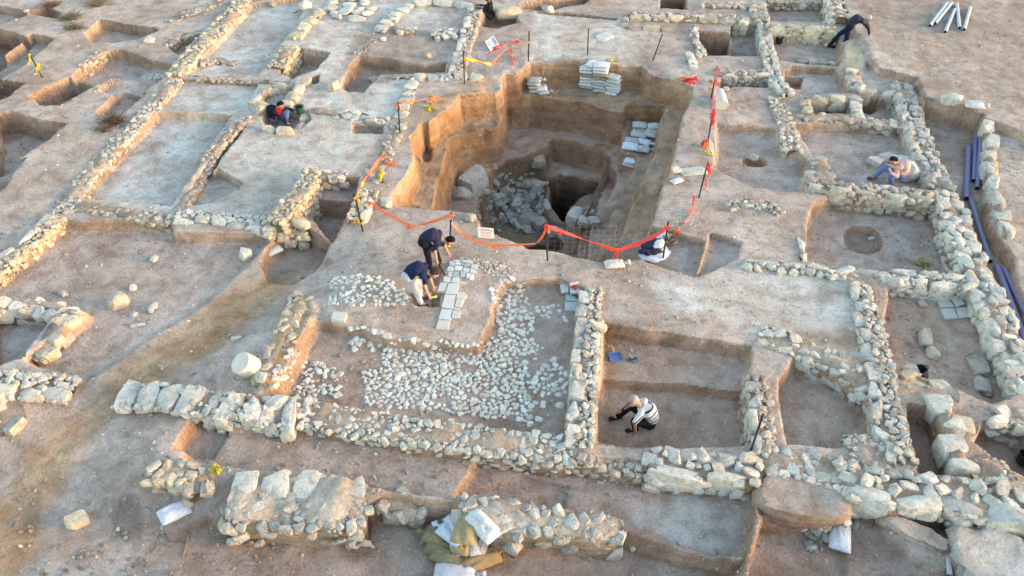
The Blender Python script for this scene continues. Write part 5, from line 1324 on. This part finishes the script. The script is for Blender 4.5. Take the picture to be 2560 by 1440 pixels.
def person(px, py, label, pel, nec, hea, face, lat, arms, legs, skin=(.42, .24, .16), hair=(.02, .016, .014), shirt=(.02, .025, .06), trous=(.02, .02, .025), shoe=(.05, .045, .045), sleeve=.5, shirtf=None, bald=False, dz=0.0, curve=.06, scale=1.0):
    """joint places in metres from the feet point: x to the right, y away from the camera, z up"""
    base = hit(px, py); base[2] += dz
    A = lambda q: np.asarray(q, float) * scale
    pel, nec, hea = A(pel), A(nec), A(hea); lat = np.array(lat, float); lat /= np.linalg.norm(lat); face = np.array(face, float); face /= np.linalg.norm(face)
    sp = (nec - pel) / np.linalg.norm(nec - pel); bk = np.cross(lat, sp); bk = bk if bk[2] > 0 or abs(bk[2]) < .2 else -bk
    che = pel * .38 + nec * .62 + bk * curve; bel = pel * .72 + nec * .28 + bk * curve * .8
    sh = [nec - sp * .06 - lat * .17, nec - sp * .06 + lat * .17]; hp = [pel - lat * .09, pel + lat * .09]
    up = np.cross(lat, face); up = hea - nec if np.linalg.norm(up) < .1 else up; up /= np.linalg.norm(up); up = up if up @ (hea - nec) > 0 else -up
    body = [(pel, .13, bel, .125), (bel, .125, che, .14), (che, .14, nec - sp * .07, .105), (pel - lat * .07, .115, pel + lat * .07, .115), (che - lat * .07, .11, che + lat * .07, .11), (sh[0], .06, sh[1], .06), (nec - sp * .06, .065, hea - up * .06, .055),
            (hea + up * .02, .092, hea - up * .03 + face * .015, .085), (hea - up * .06 + face * .03, .062, hea - up * .085 + face * .05, .045), (hea + face * .09 - up * .005, .014, hea + face * .108 - up * .03, .018)]
    body += [(hea + lat * s * .088, .018, hea + lat * s * .092 - up * .03, .014) for s in (-1, 1)]
    shirt_c = [(pel + sp * .02, .145, bel, .142), (bel, .142, che, .157), (che, .157, nec - sp * .075, .118), (pel - lat * .06 + sp * .04, .12, pel + lat * .06 + sp * .04, .12), (che - lat * .08, .118, che + lat * .08, .118), (sh[0], .078, sh[1], .078)]
    tr_c = [(pel - lat * .07, .128, pel + lat * .07, .128)]; feet = []
    for k, (el, wr, hd) in enumerate(arms):
        el, wr, hd = A(el), A(wr), np.array(hd, float); hd /= np.linalg.norm(hd)
        body += [(sh[k], .056, el, .041), (el, .041, wr, .027)]
        e1 = sh[k] + (el - sh[k]) * min(1, sleeve * 2); shirt_c.append((sh[k], .073, e1, .056 if sleeve < .6 else .052))
        if sleeve > .6: shirt_c.append((el, .052, el + (wr - el) * (sleeve - .5) * 2, .042))
        pal = wr + hd * .07; sd = np.cross(hd, (0, 0, 1)); sd = np.array((1., 0, 0)) if np.linalg.norm(sd) < .2 else sd / np.linalg.norm(sd); nn = np.cross(sd, hd)
        body += [(wr, .026, pal - sd * .02, .02), (wr, .026, pal + sd * .02, .02)]
        for j, fl in enumerate((.062, .075, .07, .055)):
            o = pal + sd * (-.03 + .02 * j); mid = o + hd * fl * .55; body += [(o, .0105, mid, .0095), (mid, .0095, mid + (hd * .75 - nn * .6) * fl * .5, .0085)]
        t0 = wr + hd * .03 + sd * .03; body += [(t0, .012, t0 + (hd * .6 + sd * .7) * .05, .0095), (t0 + (hd * .6 + sd * .7) * .05, .0095, t0 + (hd * .6 + sd * .7) * .05 + hd * .03, .0085)]
    for k, (kn, an, td) in enumerate(legs):
        kn, an, td = A(kn), A(an), np.array(td, float); td /= np.linalg.norm(td)
        body += [(hp[k], .085, kn, .058), (kn, .058, an, .04)]
        tr_c += [(hp[k], .108, kn, .078), (kn, .078, an, .062)]
        feet += [(an - td * .04 + np.array((0, 0, -.03)), .046, an + td * .16 + np.array((0, 0, -.045)), .042)]
        body += [(an, .038, an + td * .13 + np.array((0, 0, -.04)), .032)]
    S = [((np.array(c[0])), c[1], np.array(c[2]), c[3]) for c in body]
    root = blob('person', S, .0075, M_SKIN, None, skin, 2)
    root.location = base; tag(root, label, 'person')
    blob('trousers', tr_c, .014, M_CLOTH, root, trous, 3)
    blob('shirt', shirt_c, .012, M_CLOTH, root, (lambda V: shirtf(V, pel, sp, lat, bk)) if shirtf else shirt, 2)
    for c in feet: blob('shoe', [c], .01, M_CLOTH, root, shoe, 1)
    if not bald: blob('hair', [(hea + up * .045 - face * .02, .088, hea - face * .035 + up * .0, .088), (hea - face * .05 - up * .03, .07, hea - face * .045, .08)], .011, M_CLOTH, root, hair, 2)
    else: blob('hair', [(hea - face * .05 - up * .02, .065, hea - face * .04 + up * .03, .078), (hea - lat * .05 - face * .02, .05, hea + lat * .05 - face * .02, .05)], .011, M_CLOTH, root, hair, 2)
    fm = MB()
    for s in (-1, 1):
        v, f = cone_geo(hea + lat * s * .033 + face * .088 + up * .015, .011, hea + lat * s * .035 + face * .088 + up * .015, .011, 8); fm.add(v, f, (.03, .025, .02))
    fm.build('eyes', M_SKIN, None).parent = root
    fm = MB(); v, f = cone_geo(hea - lat * .022 + face * .098 - up * .055, .006, hea + lat * .022 + face * .098 - up * .055, .006, 6); fm.add(v, f, (.30, .10, .08)); fm.build('mouth', M_SKIN, None).parent = root
    return root, base
dn = (0.1, 0, -1)
# the two bending men by the tiles
P6, b6 = person(1056, 758, 'person in a navy shirt and pale grey trousers bending over the tiles', (-.24, .02, .86), (.16, -.02, 1.0), (.34, -.04, .93), (.45, -.1, -1), (.1, 1, 0),
       [((.2, .14, .66), (.26, .1, .44), dn), ((.13, -.22, .70), (.18, -.2, .46), (.5, 0, -1))], [((-.06, .16, .47), (-.06, .16, .09), (1, -.2, 0)), ((-.10, -.08, .46), (-.02, -.08, .09), (1, -.35, 0))],
       trous=(.42, .42, .47), shirt=(.012, .018, .06), hair=(.05, .035, .03), shoe=(.06, .05, .05), sleeve=.42, curve=.1)
P5, b5 = person(1092, 672, 'person in dark navy shirt and black trousers bending low behind the other man', (-.24, .02, .84), (.14, 0, .96), (.36, -.02, .86), (.4, -.1, -1), (.1, 1, 0),
       [((.2, .14, .62), (.28, .1, .40), dn), ((.02, -.22, .68), (.05, -.22, .42), (.3, 0, -1))], [((-.02, .14, .46), (.06, .14, .09), (1, -.1, 0)), ((-.16, -.1, .46), (-.14, -.1, .09), (1, -.3, 0))],
       shirt=(.02, .022, .055), trous=(.012, .011, .016), hair=(.008, .007, .008), shoe=(.35, .32, .26), sleeve=.42, curve=.1)
def tool_at(p, q, r0, r1, col, name, label, col2=None):
    m = MB(); p, q = np.array(p), np.array(q); v, f = tube([p, p * .5 + q * .5, q], [r0, (r0 + r1) / 2, r1], 8); m.add(v, f, col)
    if col2: v, f = tube([q, q + (q - p) * .5], [r1 * .8, .02], 6); m.add(v, f, col2)
    return tag(m.build(name, M_PIPE), label, 'tool')
tool_at(b6 + (.22, -.2, .36), b6 + (.36, -.2, .40), .022, .026, (.75, .68, .08), 'hand_brush', 'yellow brush held by the man in pale trousers')
tool_at(b5 + (.10, -.26, .38), b5 + (.24, -.34, .08), .035, .03, (.012, .01, .01), 'hand_brush', 'black brush with a light stripe held by the man in black trousers', (.5, .38, .25))
# striped shirt man in the trench
def stripes(V, pel, sp, lat, bk):
    s = (V - pel) @ sp + .05 * np.abs((V - pel) @ lat) * 0
    c = np.tile(np.array((.62, .58, .55)), (len(V), 1)); k = np.mod(s + .03, .10) < .027
    c[k] = (.035, .03, .04); return c
person(1612, 1064, 'person in a white shirt with dark stripes squatting alone in the trench', (.09, -.02, .17), (-.12, .05, .56), (-.29, .09, .70), (-1, .35, -1.0), (.35, 1, 0),
       [((-.28, -.26, .44), (-.24, -.28, .20), (-.2, 0, -1)), ((-.30, .20, .42), (-.44, .18, .24), (-1, 0, -.4))],
       [((-.26, -.16, .36), (-.22, -.14, .09), (-1, -.1, 0)), ((-.30, .22, .34), (-.52, .16, .10), (-1, -.2, 0))],
       skin=(.40, .19, .12), hair=(.34, .31, .32), trous=(.012, .012, .014), shoe=(.02, .02, .02), sleeve=.46, shirtf=stripes, bald=True, curve=.1)
# man in black and red jacket inside the small enclosure
def redpanel(V, pel, sp, lat, bk):
    c = np.tile(np.array((.012, .011, .02)), (len(V), 1)); e = (V - pel) @ bk; k = (e < .02) & (e > -.16) & (np.abs((V - pel) @ lat) < .17)
    c[k] = (.20, .008, .025); return c
person(702, 312, 'person in a black jacket with a red front panel crouching in the stone enclosure', (-.16, .05, .20), (.0, .0, .58), (.14, -.02, .68), (.75, -.15, -.8), (.15, 1, 0),
       [((.2, .2, .44), (.42, .2, .36), (1, 0, -.2)), ((.06, -.2, .36), (.24, -.2, .2), (1, 0, -.3))], [((.24, .16, .36), (.14, .16, .09), (1, 0, 0)), ((.26, -.08, .36), (.18, -.08, .09), (1, 0, 0))],
       skin=(.40, .17, .11), trous=(.10, .14, .30), hair=(.012, .01, .01), shoe=(.3, .27, .24), sleeve=.95, shirtf=redpanel, curve=.14)
# man at the top in dark clothes
person(1218, 52, 'person in a black jacket and dark grey trousers sitting at the top edge wall', (.14, .05, .18), (.10, .08, .66), (.0, .06, .86), (-1, -.2, -.35), (-.1, -1, 0),
       [((-.12, -.1, .46), (-.28, -.1, .52), (-1, 0, .2)), ((-.1, .24, .46), (-.26, .2, .5), (-1, 0, .2))], [((-.26, -.1, .38), (-.22, -.14, .09), (-1, -.2, 0)), ((-.26, .14, .38), (-.26, .14, .09), (-1, 0, 0))],
       skin=(.10, .055, .045), shirt=(.012, .013, .018), trous=(.05, .052, .055), hair=(.012, .01, .01), sleeve=.95, curve=.05)
# man leaning over the yellow ridge
person(2086, 124, 'person in dark work clothes leaning forward over the yellow earth ridge', (.30, .04, .84), (.64, .02, 1.10), (.84, .02, 1.10), (.7, -.1, -1), (0, 1, 0),
       [((.90, .12, .88), (1.04, .1, .66), (.4, 0, -1)), ((.86, -.18, .84), (.98, -.16, .58), (.6, 0, -1))], [((.06, .16, .46), (-.14, .16, .09), (.8, -.4, 0)), ((.26, -.1, .42), (.18, -.14, .09), (.8, -.6, 0))],
       skin=(.35, .15, .09), shirt=(.03, .034, .05), trous=(.010, .014, .035), hair=(.42, .40, .37), shoe=(.012, .012, .014), sleeve=.85, curve=.1)
# seated man in pink
person(2222, 460, 'person in a pink shirt and blue jeans sitting bowed on the stones', (.22, .06, .30), (.06, .06, .66), (-.10, .04, .72), (-.6, -.1, -1), (-.1, -1, 0),
       [((.0, -.24, .40), (-.18, -.18, .50), (-.4, .3, .8)), ((-.06, .26, .42), (-.2, .2, .50), (-.4, 0, .8))], [((-.12, -.12, .40), (-.02, -.14, .09), (-1, -.2, 0)), ((-.2, .2, .40), (-.34, .2, .09), (-1, 0, 0))],
       skin=(.42, .22, .16), shirt=(.58, .36, .34), trous=(.13, .19, .38), hair=(.012, .01, .01), shoe=(.1, .08, .07), sleeve=.9, curve=.14)

def mound(px, py, dim, rz, dz, flat, col, label, seed, e=.72, am=.3):
    c = hit(px, py); m = MB()
    u = BAGV / np.linalg.norm(BAGV, axis=1)[:, None]; u = np.sign(u) * np.abs(u) ** e
    d = 1 + fbm(u[:, 0] * 2.2 + seed, u[:, 1] * 2.2 + u[:, 2] * 1.3, .7, 4, 23) * am
    V = u * d[:, None] * np.array(dim); V = V @ rotm(rz).T
    V[:, 2] = np.minimum(V[:, 2], flat + fbm(V[:, 0], V[:, 1], .3, 3, 29) * .09)
    m.add(V + np.array((c[0], c[1] + dz[0], c[2] + dz[1])), BAGF, np.array(col))
    return tag(m.build('earth_mound', M_SOIL, smooth=True), label, 'earth mound')
mound(1994, 1252, (.86, .42, .36), -.16, (-.08, .05), .22, DUST * .93, 'large flat-topped rounded lump of earth left standing below the front wall', 3)
mound(2505, 1400, (.82, .62, .30), -.2, (0, -.04), .14, PLAS * .95, 'broad pale flat outcrop in the lower right corner', 8, .95, .75)
mound(2290, 1335, (.62, .20, .22), -.55, (0, -.02), .12, DUST * .97, 'narrow slanting earth ridge left of the pale flat outcrop', 12, .95, .6)
# ------------------------------------------------------------------ low warm sun in a hazy sky
SUN_EL, SUN_AZ = math.radians(6), math.radians(100)     # azimuth clockwise from +Y
w = bpy.data.worlds.new('World'); SC.world = w; w.use_nodes = True
nt = w.node_tree
sky = nt.nodes.new('ShaderNodeTexSky'); sky.sky_type = 'NISHITA'; sky.sun_disc = False
sky.sun_elevation = SUN_EL; sky.sun_rotation = SUN_AZ
sky.air_density = 1.0; sky.dust_density = 0.8
bg = nt.nodes['Background']; bg.inputs['Strength'].default_value = .15
nt.links.new(sky.outputs[0], bg.inputs['Color'])
sl = bpy.data.lights.new('sun', 'SUN'); sl.energy = 1.0; sl.angle = math.radians(22); sl.color = (1.0, .64, .38)
so = bpy.data.objects.new('sun', sl); COL.objects.link(so)
dirv = Vector((math.sin(SUN_AZ) * math.cos(SUN_EL), math.cos(SUN_AZ) * math.cos(SUN_EL), math.sin(SUN_EL)))
so.rotation_euler = dirv.to_track_quat('Z', 'Y').to_euler()
so.location = dirv * 60 + Vector((0, 15, 0))
vs = SC.view_settings
vs.view_transform = 'Standard'; vs.look = 'None'; vs.gamma = 1; vs.use_curve_mapping = False; vs.exposure = 2.75
SC.cycles.max_bounces = 6
